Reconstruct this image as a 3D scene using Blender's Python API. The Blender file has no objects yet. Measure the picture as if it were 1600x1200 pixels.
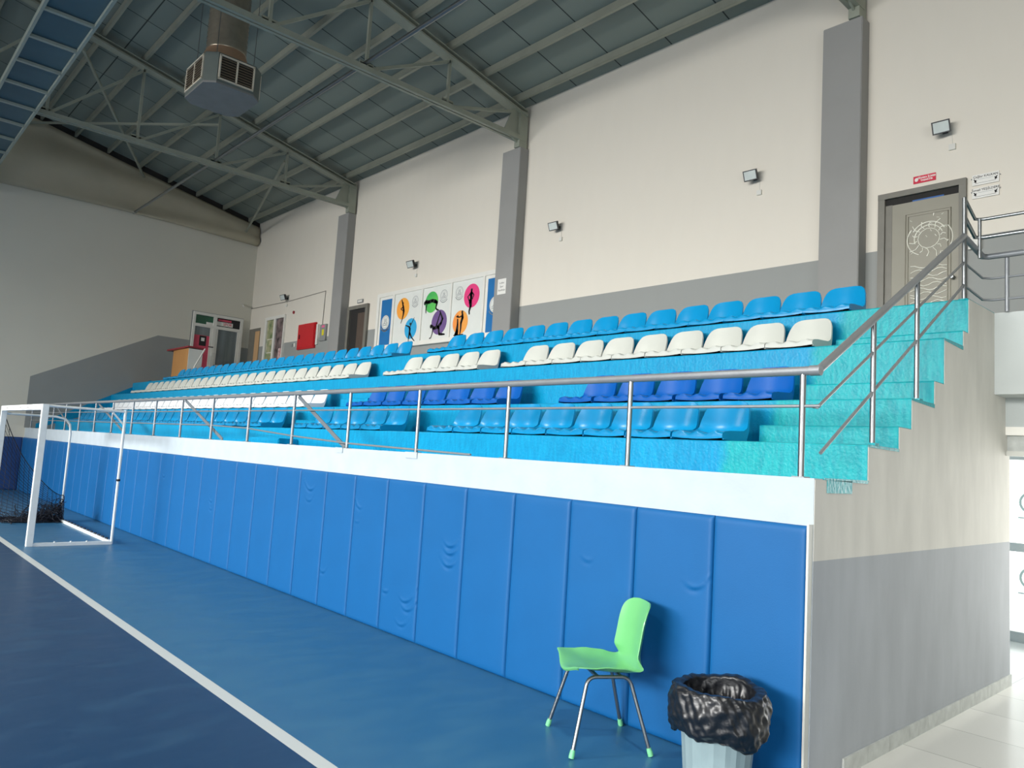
import bpy, bmesh, math, random
from mathutils import Vector, Matrix
S = bpy.context.scene
COL = S.collection
random.seed(7)

# ------------------------------------------------------------------ camera
cam = bpy.data.cameras.new('camera'); cam_o = bpy.data.objects.new('camera', cam); COL.objects.link(cam_o)
RM = Matrix(((0.6748235683266816, 0.029756784439949384, 0.7373789293237496),
             (0.7354374737314454, -0.10997198688549222, -0.6686089173290816),
             (0.06119537451764022, 0.9934891523717064, -0.09609594298093045)))
cam_o.matrix_world = Matrix.Translation((1.86646226, -3.84631087, 1.6)) @ RM.to_4x4()
cam.sensor_fit = 'HORIZONTAL'; cam.sensor_width = 36; cam.lens = 1178.112 / 1600 * 36
cam.clip_start = 0.05; cam.clip_end = 200
S.camera = cam_o

# ------------------------------------------------------------------ look, world, lights
S.view_settings.view_transform = 'Standard'; S.view_settings.look = 'None'
S.view_settings.exposure = 0.72; S.view_settings.gamma = 1.0; S.view_settings.use_curve_mapping = False
W = bpy.data.worlds.new('world'); S.world = W; W.use_nodes = True
W.node_tree.nodes['Background'].inputs[0].default_value = (0.75, 0.88, 1.0, 1)
W.node_tree.nodes['Background'].inputs[1].default_value = 1.0

def area(name, loc, rot, sx, sy, power, color=(1, 1, 1), spread=180):
    l = bpy.data.lights.new(name, 'AREA'); l.shape = 'RECTANGLE'; l.size = sx; l.size_y = sy
    l.energy = power; l.color = color; l.spread = math.radians(spread)
    o = bpy.data.objects.new(name, l); COL.objects.link(o); o.location = loc; o.rotation_euler = rot
    return o
R90 = math.pi / 2
# high bay lamps over the court (they shine down) and daylight through the windows opposite and the entrance
for i, (x, y) in enumerate([(2.5, -3.6), (-4.5, -5.2), (-12.5, -5.2), (2.5, -12.0), (-4.5, -12.0), (-12.5, -12.0)]):
    area('bay_lamp_light', (x, y, 7.6), (0, 0, 0), 0.5, 0.5, [150, 120, 120, 90, 90, 90][i], (1.0, 0.975, 0.91), 160)
for x, pw in ((-13.5, 290), (-6, 215), (1.5, 205)): area('window_daylight', (x, -18.7, 5.2), (math.radians(75.5), 0, 0), 7, 2.6, pw * 1.08, (1.0, 0.985, 0.95), 62)
area('entrance_daylight', (8.7, -8.0, 2.3), (R90, 0, R90), 8.0, 4.0, 280, (0.98, 0.99, 1.0))
area('glass_door_daylight', (0.9, 5.25, 1.15), (-R90, 0, 0), 1.9, 1.9, 42, (1.0, 0.98, 0.93))

# ------------------------------------------------------------------ materials
def lin(c):
    return tuple(((v / 255) / 12.92 if v / 255 <= 0.04045 else ((v / 255 + 0.055) / 1.055) ** 2.4) for v in c)
MATS = {}
def mat(name, rgb, rough=0.6, metal=0.0, var=0.06, scale=6.0, bump=0.0, bscale=80.0, spec=0.5, coat=0.0, emit=0.0, alpha=1.0, rgb2=None, stretch=(1, 1, 1)):
    m = bpy.data.materials.new(name); m.use_nodes = True; nt = m.node_tree; N = nt.nodes; L = nt.links
    b = N['Principled BSDF']; c = lin(rgb)
    tc = N.new('ShaderNodeTexCoord'); mp = N.new('ShaderNodeMapping'); mp.inputs['Scale'].default_value = stretch
    L.new(tc.outputs['Object'], mp.inputs[0])
    nz = N.new('ShaderNodeTexNoise'); nz.inputs['Scale'].default_value = scale; nz.inputs['Detail'].default_value = 5
    L.new(mp.outputs[0], nz.inputs['Vector'])
    rp = N.new('ShaderNodeValToRGB')
    c2 = lin(rgb2) if rgb2 else tuple(min(1, v * (1 + var)) for v in c)
    c1 = c if rgb2 else tuple(v * (1 - var) for v in c)
    rp.color_ramp.elements[0].position = 0.3; rp.color_ramp.elements[0].color = (*c1, 1)
    rp.color_ramp.elements[1].position = 0.7; rp.color_ramp.elements[1].color = (*c2, 1)
    L.new(nz.outputs['Fac'], rp.inputs[0]); L.new(rp.outputs[0], b.inputs['Base Color'])
    b.inputs['Roughness'].default_value = rough; b.inputs['Metallic'].default_value = metal
    b.inputs['Specular IOR Level'].default_value = spec; b.inputs['Coat Weight'].default_value = coat
    b.inputs['Alpha'].default_value = alpha
    if emit: 
        L.new(rp.outputs[0], b.inputs['Emission Color']); b.inputs['Emission Strength'].default_value = emit
    if bump:
        n2 = N.new('ShaderNodeTexNoise'); n2.inputs['Scale'].default_value = bscale; n2.inputs['Detail'].default_value = 4
        L.new(mp.outputs[0], n2.inputs['Vector'])
        bp = N.new('ShaderNodeBump'); bp.inputs['Strength'].default_value = bump; bp.inputs['Distance'].default_value = 0.01
        L.new(n2.outputs['Fac'], bp.inputs['Height']); L.new(bp.outputs[0], b.inputs['Normal'])
    MATS[name] = m
    return m

def split_z(name, zcut, low, high, stain=0.06, rough=0.75):
    """wall paint: a darker dado below zcut, with faint rolled-on streaks"""
    m = mat(name, high, rough=rough, bump=0.04, bscale=90); nt = m.node_tree; N = nt.nodes; L = nt.links
    b = N['Principled BSDF']; tc = N.new('ShaderNodeTexCoord'); sp = N.new('ShaderNodeSeparateXYZ')
    L.new(tc.outputs['Object'], sp.inputs[0])
    gt = N.new('ShaderNodeMath'); gt.operation = 'GREATER_THAN'; gt.inputs[1].default_value = zcut
    L.new(sp.outputs[2], gt.inputs[0])
    mx = N.new('ShaderNodeMix'); mx.data_type = 'RGBA'
    mx.inputs[6].default_value = (*lin(low), 1); mx.inputs[7].default_value = (*lin(high), 1)
    L.new(gt.outputs[0], mx.inputs[0])
    mp = N.new('ShaderNodeMapping'); mp.inputs['Scale'].default_value = (2.5, 2.5, 0.8); L.new(tc.outputs['Object'], mp.inputs[0])
    nz = N.new('ShaderNodeTexNoise'); nz.inputs['Scale'].default_value = 2.0; nz.inputs['Detail'].default_value = 7; L.new(mp.outputs[0], nz.inputs[0])
    mr = N.new('ShaderNodeMapRange'); mr.inputs[1].default_value = 0.3; mr.inputs[2].default_value = 0.7
    mr.inputs[3].default_value = 1 - stain; mr.inputs[4].default_value = 1 + stain; L.new(nz.outputs['Fac'], mr.inputs[0])
    ml = N.new('ShaderNodeMix'); ml.data_type = 'RGBA'; ml.blend_type = 'MULTIPLY'; ml.inputs[0].default_value = 1
    cb = N.new('ShaderNodeCombineColor'); 
    for k in range(3): L.new(mr.outputs[0], cb.inputs[k])
    L.new(mx.outputs[2], ml.inputs[6]); L.new(cb.outputs[0], ml.inputs[7])
    L.new(ml.outputs[2], b.inputs['Base Color'])
    return m

WALLC = (226, 219, 206); DADO = (150, 152, 149)
M = dict(
    wall=split_z('wall_paint', 4.44, DADO, WALLC, 0.008),
    wall_far=mat('far_wall_paint', (218, 214, 200), 0.8, var=0.03, scale=0.5),
    dado=mat('dado_paint', DADO, 0.75, var=0.03, scale=1.2),
    side=split_z('side_wall_paint', 1.155, (160, 165, 170), (206, 204, 196), 0.08),
    column=mat('column_paint', (150, 149, 146), 0.75, var=0.04, scale=1.5),
    band=mat('parapet_white', (178, 190, 198), 0.7, var=0.05, scale=5, bump=0.15, bscale=30),
    soffit=mat('landing_plaster', (190, 196, 194), 0.75, var=0.04, scale=2, bump=0.1, bscale=25),
    vinyl=mat('blue_vinyl', (6, 89, 148), 0.52, spec=0.35, var=0.04, scale=3, bump=0.05, bscale=120),
    vinyl_d=mat('navy_vinyl', (26, 66, 124), 0.5, var=0.06, scale=3, bump=0.05, bscale=120),
    seat_l=mat('sky_blue_plastic', (6, 138, 192), 0.26, var=0.05, scale=4),
    seat_d=mat('royal_blue_plastic', (0, 86, 168), 0.36, spec=0.35, var=0.05, scale=4),
    seat_w=mat('white_plastic', (192, 195, 188), 0.38, var=0.03, scale=5),
    seat_ww=mat('bright_white_plastic', (232, 236, 240), 0.38, var=0.02, scale=5),
    rail=mat('grey_rail_paint', (142, 146, 150), 0.35, metal=0.35, var=0.05, scale=10),
    steel=mat('polished_steel', (150, 154, 156), 0.32, metal=0.95, var=0.05, scale=12),
    brace=mat('dark_brace', (104, 112, 118), 0.5, var=0.05),
    truss=mat('truss_paint', (156, 160, 146), 0.5, metal=0.2, var=0.06, scale=4),
    purlin=mat('purlin_zinc', (160, 162, 148), 0.45, metal=0.3, var=0.08, scale=3),
    fabric=mat('beige_cladding', (182, 174, 152), 0.8, var=0.06, scale=1.5),
    white_pvc=mat('white_pvc', (232, 230, 222), 0.4, var=0.02),
    board=mat('white_board', (226, 228, 222), 0.45, var=0.02),
    blue_board=mat('blue_board', (28, 112, 176), 0.45, var=0.04),
    black=mat('black_print', (26, 24, 28), 0.5, var=0.05),
    logo_grey=mat('grey_print', (150, 155, 158), 0.6, var=0.03),
    orange=mat('orange_print', (250, 160, 62), 0.5, rgb2=(252, 184, 70), scale=1.5),
    orange2=mat('amber_print', (245, 140, 70), 0.5, rgb2=(250, 180, 80), scale=1.5),
    cyan=mat('cyan_print', (48, 170, 222), 0.5), green=mat('green_print', (30, 165, 90), 0.5, rgb2=(100, 200, 90), scale=1.5),
    purple=mat('purple_print', (112, 84, 140), 0.5), pink=mat('pink_print', (232, 62, 128), 0.5),
    door_m=mat('grey_door', (146, 142, 128), 0.45, var=0.04, scale=3),
    door_f=mat('grey_door_frame', (120, 117, 108), 0.45, var=0.08, scale=6),
    film=mat('film_highlight', (224, 222, 208), 0.14, var=0.05, scale=20, coat=0.6),  # door film whitened, so highlights on the relief are partly in its colour
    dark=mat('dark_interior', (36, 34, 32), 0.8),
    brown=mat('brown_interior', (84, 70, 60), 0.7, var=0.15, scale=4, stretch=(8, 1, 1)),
    bluefoil=mat('blue_sticker', (40, 92, 158), 0.5),
    red=mat('red_enamel', (200, 32, 40), 0.35, var=0.03), redsign=mat('red_sign', (206, 28, 62), 0.4),
    paper=mat('white_paper', (232, 230, 224), 0.7, var=0.02), ink=mat('ink', (60, 58, 56), 0.7),
    grey_box=mat('grey_box', (140, 142, 140), 0.5), yellow=mat('yellow_label', (220, 205, 40), 0.6), pinks=mat('pink_label', (235, 110, 150), 0.6),
    wood=mat('light_wood', (205, 165, 120), 0.55, var=0.06, scale=2, stretch=(10, 10, 1)),
    ply=mat('orange_wood', (196, 142, 84), 0.5, var=0.05, scale=2, stretch=(8, 8, 1)),
    redtop=mat('dark_red_top', (150, 40, 52), 0.4), glass=mat('dim_glass', (112, 122, 124), 0.12, var=0.2, scale=1.3, stretch=(1, 6, 0.3)),
    curtain=mat('red_curtain', (214, 78, 102), 0.6), dgreen=mat('green_glass', (24, 92, 66), 0.2, var=0.2),
    poster_g=mat('poster_green', (66, 112, 56), 0.5, rgb2=(206, 196, 160), scale=5), poster_k=mat('poster_dark', (30, 26, 28), 0.5, rgb2=(150, 130, 128), scale=6),
    poster_r=mat('poster_red', (180, 40, 50), 0.5, rgb2=(230, 220, 215), scale=14),
    lamp_black=mat('lamp_black', (34, 36, 38), 0.45), lamp_glass=mat('lamp_glass', (205, 212, 208), 0.15),
    white_box=mat('white_plastic_box', (222, 220, 212), 0.5), cable=mat('cable_grey', (120, 116, 110), 0.6),
    ac=mat('ac_housing', (96, 104, 100), 0.45, metal=0.2, var=0.06), ac_bot=mat('ac_base', (120, 120, 118), 0.5, var=0.08, scale=4),
    ac_frame=mat('grille_frame', (205, 196, 178), 0.5), ac_dark=mat('grille_dark', (20, 17, 14), 0.7), ac_slat=mat('grille_slat', (100, 88, 72), 0.5),
    duct=mat('foil_duct', (172, 162, 146), 0.3, metal=0.75, var=0.1, scale=8), duct_b=mat('duct_canvas', (150, 122, 98), 0.7),
    tray=mat('blue_tray', (70, 98, 108), 0.6, var=0.06, scale=2), tray_f=mat('tray_frame', (150, 160, 152), 0.4, metal=0.3),
    goal=mat('white_goal_paint', (222, 228, 228), 0.45, var=0.05, scale=10), net=mat('black_net', (22, 26, 38), 0.8),
    chair=mat('mint_plastic', (108, 184, 118), 0.32, var=0.02, coat=0.2), cap=mat('mint_cap', (120, 205, 150), 0.5),
    bag=mat('black_bag', (16, 19, 25), 0.36, bump=0.3, bscale=22, spec=0.7, stretch=(1.0, 1.0, 1.6)), bin=mat('grey_bin', (138, 158, 162), 0.4, var=0.03),
    skirt=mat('skirting_tile', (182, 186, 182), 0.5, var=0.14, scale=14),
    bright=mat('frosted_glass', (250, 252, 250), 0.4, var=0.0, emit=0.9), film_logo=mat('film_logo', (150, 168, 162), 0.6, emit=0.25),
    alu=mat('white_aluminium', (196, 197, 190), 0.4), concrete=mat('plain_concrete', (150, 150, 146), 0.85), skyglass=mat('window_glass', (215, 232, 245), 0.2, emit=1.0),
)
# painted tiers: cyan, turquoise on the right-hand stair
def tier_paint():
    m = mat('tier_paint', (12, 160, 210), 0.38, spec=0.3, bump=0.35, bscale=45); nt = m.node_tree; N = nt.nodes; L = nt.links; b = N['Principled BSDF']
    tc = N.new('ShaderNodeTexCoord'); sp = N.new('ShaderNodeSeparateXYZ'); L.new(tc.outputs['Object'], sp.inputs[0])
    nz = N.new('ShaderNodeTexNoise'); nz.inputs['Scale'].default_value = 9; L.new(tc.outputs['Object'], nz.inputs[0])
    ad = N.new('ShaderNodeMath'); ad.operation = 'MULTIPLY_ADD'; ad.inputs[1].default_value = 0.12; L.new(nz.outputs['Fac'], ad.inputs[0]); L.new(sp.outputs[0], ad.inputs[2])
    mr = N.new('ShaderNodeMapRange'); mr.inputs[1].default_value = -0.95; mr.inputs[2].default_value = -0.86; L.new(ad.outputs[0], mr.inputs[0])
    mp = N.new('ShaderNodeMapping'); mp.inputs['Scale'].default_value = (9, 9, 2); L.new(tc.outputs['Object'], mp.inputs[0])
    n2 = N.new('ShaderNodeTexNoise'); n2.inputs['Scale'].default_value = 4; n2.inputs['Detail'].default_value = 6; L.new(mp.outputs[0], n2.inputs[0])
    def pair(a, c):
        r = N.new('ShaderNodeValToRGB'); r.color_ramp.elements[0].position = .35; r.color_ramp.elements[1].position = .7
        r.color_ramp.elements[0].color = (*lin(a), 1); r.color_ramp.elements[1].color = (*lin(c), 1); L.new(n2.outputs['Fac'], r.inputs[0]); return r
    r1 = pair((0, 136, 182), (4, 152, 196)); r2 = pair((4, 146, 158), (22, 168, 174))
    mx = N.new('ShaderNodeMix'); mx.data_type = 'RGBA'; L.new(mr.outputs[0], mx.inputs[0]); L.new(r1.outputs[0], mx.inputs[6]); L.new(r2.outputs[0], mx.inputs[7])
    L.new(mx.outputs[2], b.inputs['Base Color']); return m
M['tier'] = tier_paint()
# court floor: light-blue margin, white touchline, navy court
def court():
    m = mat('court_paint', (40, 96, 138), 0.38, bump=0.03, bscale=200); nt = m.node_tree; N = nt.nodes; L = nt.links; b = N['Principled BSDF']
    tc = N.new('ShaderNodeTexCoord'); sp = N.new('ShaderNodeSeparateXYZ'); L.new(tc.outputs['Object'], sp.inputs[0])
    nz = N.new('ShaderNodeTexNoise'); nz.inputs['Scale'].default_value = 5; nz.inputs['Detail'].default_value = 8
    mp = N.new('ShaderNodeMapping'); mp.inputs['Scale'].default_value = (1, 0.5, 1); mp.inputs['Rotation'].default_value = (0, 0, .6)
    L.new(tc.outputs['Object'], mp.inputs[0]); L.new(mp.outputs[0], nz.inputs[0])
    def pair(a, c, lo=.4, hi=.75):
        r = N.new('ShaderNodeValToRGB'); r.color_ramp.elements[0].position = lo; r.color_ramp.elements[1].position = hi
        r.color_ramp.elements[0].color = (*lin(a), 1); r.color_ramp.elements[1].color = (*lin(c), 1); L.new(nz.outputs['Fac'], r.inputs[0]); return r
    lt = pair((44, 98, 136), (56, 108, 142)); dk = pair((18, 58, 94), (36, 74, 106), .5, .8)
    def step(v):
        g = N.new('ShaderNodeMath'); g.operation = 'GREATER_THAN'; g.inputs[1].default_value = v; L.new(sp.outputs[1], g.inputs[0]); return g
    a = N.new('ShaderNodeMix'); a.data_type = 'RGBA'; L.new(step(-1.835).outputs[0], a.inputs[0]); L.new(dk.outputs[0], a.inputs[6]); a.inputs[7].default_value = (*lin((196, 202, 200)), 1)
    c = N.new('ShaderNodeMix'); c.data_type = 'RGBA'; L.new(step(-1.75).outputs[0], c.inputs[0]); L.new(a.outputs[2], c.inputs[6]); L.new(lt.outputs[0], c.inputs[7])
    L.new(c.outputs[2], b.inputs['Base Color'])
    r = N.new('ShaderNodeMapRange'); r.inputs[3].default_value = .28; r.inputs[4].default_value = .5; L.new(nz.outputs['Fac'], r.inputs[0]); L.new(r.outputs[0], b.inputs['Roughness'])
    return m
M['court'] = court()
def brick_mat(name, rgb, mortar, bw, bh, rough, rot=0.0, off=0.0, ms=0.004):
    m = mat(name, rgb, rough); nt = m.node_tree; N = nt.nodes; L = nt.links; b = N['Principled BSDF']
    tc = N.new('ShaderNodeTexCoord'); mp = N.new('ShaderNodeMapping'); mp.inputs['Rotation'].default_value = (0, 0, rot); L.new(tc.outputs['Object'], mp.inputs[0])
    br = N.new('ShaderNodeTexBrick'); L.new(mp.outputs[0], br.inputs[0]); br.offset = off
    br.inputs['Scale'].default_value = 1; br.inputs['Brick Width'].default_value = bw; br.inputs['Row Height'].default_value = bh
    br.inputs['Mortar Size'].default_value = ms; br.inputs['Mortar'].default_value = (*lin(mortar), 1)
    br.inputs['Color1'].default_value = (*lin(rgb), 1); br.inputs['Color2'].default_value = (*lin(tuple(v * .96 for v in rgb)), 1)
    L.new(br.outputs['Color'], b.inputs['Base Color']); return m
M['tiles'] = brick_mat('floor_tiles', (206, 206, 200), (160, 160, 154), 0.62, 0.62, 0.22, 0, 0)
M['roof'] = brick_mat('roof_sheet', (134, 144, 136), (44, 52, 50), 1.05, 60, 0.6, 0, 0, 0.012)

# ------------------------------------------------------------------ mesh builder
class MB:
    def __init__(s): s.v = []; s.f = []; s.m = []; s.sm = []; s.mats = []
    def mi(s, m):
        if m not in s.mats: s.mats.append(m)
        return s.mats.index(m)
    def add(s, vs, fs, m, smooth=False):
        b = len(s.v); s.v += [tuple(v) for v in vs]; i = s.mi(m)
        for f in fs: s.f.append(tuple(b + k for k in f)); s.m.append(i); s.sm.append(smooth)
        return s
    def box(s, x0, x1, y0, y1, z0, z1, m):
        x0, x1 = sorted((x0, x1)); y0, y1 = sorted((y0, y1)); z0, z1 = sorted((z0, z1))
        vs = [(x, y, z) for z in (z0, z1) for y in (y0, y1) for x in (x0, x1)]
        return s.add(vs, [(0, 2, 3, 1), (4, 5, 7, 6), (0, 1, 5, 4), (2, 6, 7, 3), (0, 4, 6, 2), (1, 3, 7, 5)], m)
    def bar(s, a, b, w, h, m, up=(0, 0, 1)):
        """rectangular bar from a to b, h measured towards up"""
        a = Vector(a); b = Vector(b); d = (b - a).normalized(); u = Vector(up); u = u if abs(u.dot(d)) < .99 else Vector((0, 1, 0)); u = (u - d * u.dot(d)).normalized(); r = d.cross(u)
        vs = [p + r * sx * w / 2 + u * sz * h / 2 for p in (a, b) for sx, sz in ((-1, -1), (1, -1), (1, 1), (-1, 1))]
        return s.add(vs, [(0, 1, 2, 3), (7, 6, 5, 4), (0, 4, 5, 1), (1, 5, 6, 2), (2, 6, 7, 3), (3, 7, 4, 0)], m)
    def tube(s, pts, r, m, n=10, caps=True, radii=None):
        pts = [Vector(p) for p in pts]; k = len(pts); vs = []; ref = None
        for i, p in enumerate(pts):
            d = ((pts[min(i + 1, k - 1)] - pts[max(i - 1, 0)])).normalized()
            if ref is None: ref = Vector((0, 0, 1)) if abs(d.z) < .9 else Vector((1, 0, 0))
            u = (ref - d * ref.dot(d)).normalized(); ref = u; w = d.cross(u); rr = radii[i] if radii else r
            vs += [p + (u * math.cos(2 * math.pi * j / n) + w * math.sin(2 * math.pi * j / n)) * rr for j in range(n)]
        fs = [(i * n + j, i * n + (j + 1) % n, (i + 1) * n + (j + 1) % n, (i + 1) * n + j) for i in range(k - 1) for j in range(n)]
        s.add(vs, fs, m, True)
        if caps: s.add(vs[:n], [tuple(reversed(range(n)))], m); s.add(vs[-n:], [tuple(range(n))], m)
        return s
    def poly(s, pts, m): return s.add(pts, [tuple(range(len(pts)))], m)
    def prism(s, pts, d, m):
        """closed polygon pushed along d"""
        n = len(pts); d = Vector(d); vs = [Vector(p) for p in pts] + [Vector(p) + d for p in pts]
        return s.add(vs, [tuple(range(n)), tuple(reversed(range(n, 2 * n)))] + [(i, i + n, (i + 1) % n + n, (i + 1) % n) for i in range(n)], m)
    def lathe(s, prof, cx, cy, m, n=24, rib=0.0):
        vs = []
        for r, z in prof:
            for j in range(n):
                a = 2 * math.pi * j / n; q = r * (1 + (rib if j % 2 else 0)); vs.append((cx + q * math.cos(a), cy + q * math.sin(a), z))
        fs = [(i * n + j, i * n + (j + 1) % n, (i + 1) * n + (j + 1) % n, (i + 1) * n + j) for i in range(len(prof) - 1) for j in range(n)]
        return s.add(vs, fs, m, rib == 0)
    def grid(s, fn, nu, nv, m, smooth=True):
        vs = [fn(i / nu, j / nv) for j in range(nv + 1) for i in range(nu + 1)]
        return s.add(vs, [(j * (nu + 1) + i, j * (nu + 1) + i + 1, (j + 1) * (nu + 1) + i + 1, (j + 1) * (nu + 1) + i) for j in range(nv) for i in range(nu)], m, smooth)
    def build(s, name, parent=None, loc=None, bevel=0.0, thick=0.0, keep=None):
        me = bpy.data.meshes.new(name); me.from_pydata(s.v, [], s.f)
        for m in s.mats: me.materials.append(m)
        me.polygons.foreach_set('material_index', s.m); me.polygons.foreach_set('use_smooth', s.sm)
        bm = bmesh.new(); bm.from_mesh(me)
        if thick: bmesh.ops.solidify(bm, geom=bm.faces[:], thickness=thick)
        if bevel:
            bmesh.ops.remove_doubles(bm, verts=bm.verts, dist=1e-5)
            bmesh.ops.bevel(bm, geom=bm.edges[:], offset=bevel, segments=2, affect='EDGES', clamp_overlap=True)
        bmesh.ops.recalc_face_normals(bm, faces=bm.faces) if (bevel or thick or keep is None) else None
        bm.to_mesh(me); bm.free(); me.update()
        o = bpy.data.objects.new(name, me); COL.objects.link(o)
        if parent: o.parent = parent
        if loc is not None: o.location = loc
        return o

def empty(name, loc=(0, 0, 0), rz=0.0):
    o = bpy.data.objects.new(name, None); COL.objects.link(o); o.location = loc; o.rotation_euler = (0, 0, rz); o.empty_display_size = .1; return o
def tag(o, label, cat, group=None):
    o['label'] = label; o['category'] = cat
    if group: o['group'] = group
    return o
def struct(o): o['kind'] = 'structure'; return o
def copy_tree(o, parent=None):
    c = o.copy(); COL.objects.link(c); c.parent = parent
    for ch in [k for k in o.children]: copy_tree(ch, c)
    return c
_fontcache = {}
def text(mb, s, size, m, org, ux, uy, align='CENTER', bold=0.0):
    """lettering laid on a surface: org is the anchor, ux/uy the reading and upward directions"""
    cu = bpy.data.curves.new('lettering', 'FONT'); cu.body = s; cu.size = size; cu.align_x = align; cu.align_y = 'CENTER'; cu.offset = bold; cu.resolution_u = 2
    ob = bpy.data.objects.new('lettering', cu); COL.objects.link(ob)
    dg = bpy.context.evaluated_depsgraph_get(); me = bpy.data.meshes.new_from_object(ob.evaluated_get(dg))
    org = Vector(org); ux = Vector(ux); uy = Vector(uy)
    mb.add([org + ux * v.co.x + uy * v.co.y for v in me.vertices], [tuple(p.vertices) for p in me.polygons], m)
    bpy.data.objects.remove(ob); bpy.data.meshes.remove(me); bpy.data.curves.remove(cu)
ORD = 'first second third fourth fifth sixth seventh eighth ninth tenth eleventh twelfth thirteenth fourteenth fifteenth sixteenth seventeenth eighteenth nineteenth twentieth'.split()
def ordw(i):
    if i < 20: return ORD[i]
    if i == 29: return 'thirtieth'
    t = 'twenty' if i < 29 else 'thirty'; return t + '-' + ORD[(i - 20) % 10] if i < 29 else t + '-' + ORD[i - 30]

XL = -20.88; YW = 5.65; XR = 9.0; YF = -19.0; YRIDGE = -6.7
D = [1.585, 1.80, 2.14, 2.63, 3.01]; YD = [0.03, 0.69, 1.355, 1.95, 2.465]
def zr(y): return 8.18 + (YW - y) * .22 if y > YRIDGE else 8.18 + (YW - YRIDGE) * .22 - (YRIDGE - y) * .22

# ------------------------------------------------------------------ the room
m = MB(); m.poly([(XL, YF, 0), (0, YF, 0), (0, 0.05, 0), (XL, 0.05, 0)], M['court']); m.poly([(0, YF, 0), (XR, YF, 0), (XR, 0, 0), (0, 0, 0)], M['court']); struct(m.build('floor'))
m = MB(); m.poly([(0, 0, 0), (XR, 0, 0), (XR, YW, 0), (-1.3, YW, 0), (-1.3, 3.52, 0), (0, 3.52, 0)], M['tiles']); struct(m.build('floor'))
# back wall with an exterior glass-door opening at ground level on the right
m = MB(); m.box(XL, XR, YW, YW + .25, 2.2, zr(YW) + .4, M['wall']); m.box(XL, -1.3, YW, YW + .25, 0, 2.2, M['wall']); m.box(1.9, XR, YW, YW + .25, 0, 2.2, M['wall']); struct(m.build('wall_back'))
# far wall, rising into the gable
m = MB(); m.prism([(XL, YF, 0), (XL, YW, 0), (XL, YW, zr(YW) + .2), (XL, YRIDGE, zr(YRIDGE) + .2), (XL, YF, zr(YF) + .2)], (-.25, 0, 0), M['wall_far'])
wf = struct(m.build('wall_left'))
m = MB(); m.prism([(XL, .0, D[0]), (XL, 0, 2.91), (XL, 2.99, 4.44), (XL, YW, 4.44), (XL, YW, D[0])], (.004, 0, 0), M['dado']); m.build('dado', wf)
m = MB(); m.prism([(XL + .004, .25, 1.58), (XL + .004, .25, 1.70), (XL + .004, 2.92, 3.14), (XL + .004, 3.1, 3.0), (XL + .004, 1.9, 2.2)], (.004, 0, 0), M['tier']); m.build('painted_band', wf)
m = MB(); m.prism([(XR, YF, 0), (XR, YW, 0), (XR, YW, zr(YW) + .4), (XR, YRIDGE, zr(YRIDGE) + .4), (XR, YF, zr(YF) + .4)], (.25, 0, 0), M['wall_far']); struct(m.build('wall_right'))
m = MB(); m.box(XL, XR, YF - .25, YF, 0, 2.0, M['wall_far']); m.box(XL, XR, YF - .25, YF, 5.2, zr(YF) + .4, M['wall_far'])
m.box(XL, -17.2, YF - .25, YF, 2, 5.2, M['wall_far']); m.box(5.2, XR, YF - .25, YF, 2, 5.2, M['wall_far']); struct(m.build('wall_front'))
for i in range(7):
    x0 = -17.2 + i * 3.2; m = MB(); m.box(x0, x0 + 3.2, YF - .14, YF - .12, 2, 5.2, M['skyglass'])
    for a in (x0 + .04, x0 + 1.6, x0 + 3.16): m.box(a - .04, a + .04, YF - .12, YF - .06, 2, 5.2, M['white_pvc'])
    for z in (2.04, 3.6, 5.16): m.box(x0, x0 + 3.2, YF - .12, YF - .06, z - .04, z + .04, M['white_pvc'])
    struct(m.build('window_%d' % (i + 2)))
# roof sheet and purlins
m = MB()
for (a, b) in ((YW + .2, YRIDGE), (YRIDGE, YF - .2)):
    m.prism([(XL - .2, a, zr(a) + .24), (XR + .2, a, zr(a) + .24), (XR + .2, b, zr(b) + .24), (XL - .2, b, zr(b) + .24)], (0, 0, .08), M['roof'])
ceil = struct(m.build('ceiling'))
y = 5.27
while y > YF:
    m = MB(); z = zr(y) + .165; sgn = 1 if y > YRIDGE else -1
    m.bar((XL, y, z), (XR, y, z), .012, .13, M['purlin']); m.box(XL, XR, y, y + .05, z - .07, z - .055, M['purlin']); m.box(XL, XR, y, y + .05, z + .055, z + .065, M['purlin'])
    m.build('purlin', ceil); y -= .822
# beige cladding sheet hung over the gable
m = MB()
def clad(u, v):
    yy = 5.6 - u * 24.3; t = zr(yy) + .06; zb = 7.66 + .08 * math.sin(u * 9)
    bulge = .06 + .13 * math.sin(math.pi * min(1, v * 1.15)) * (.6 + .4 * math.sin(u * 30 + 1)) + .05 * math.sin(v * 9 + u * 14)
    return (XL + .03 + max(.01, bulge), yy, zb + (t - zb) * v)
m.grid(clad, 120, 14, M['fabric']); tag(m.build('gable_cladding', thick=.01), 'beige sheet cladding bulging over the gable above the far wall', 'cladding')

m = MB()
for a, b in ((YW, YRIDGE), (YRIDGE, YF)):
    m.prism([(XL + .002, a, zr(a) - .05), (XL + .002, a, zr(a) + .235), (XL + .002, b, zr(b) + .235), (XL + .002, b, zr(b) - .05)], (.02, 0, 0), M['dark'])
struct(m.build('gable_shade_strip'))  # added dark strip: paints the shade between cladding top and roof sheet
# columns
for i, xr in enumerate((-2.10, -8.53, -14.92)):
    m = MB(); m.box(xr - .515, xr, 5.43, YW, D[4], 7.52, M['column'])
    tag(m.build('column', bevel=.008), ['grey square wall column beside the ornate grey door', 'grey square wall column with a paper notice taped on it', 'grey square wall column between the red fire cabinet and the open doorway'][i], 'column', 'wall columns carrying the roof trusses')

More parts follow.
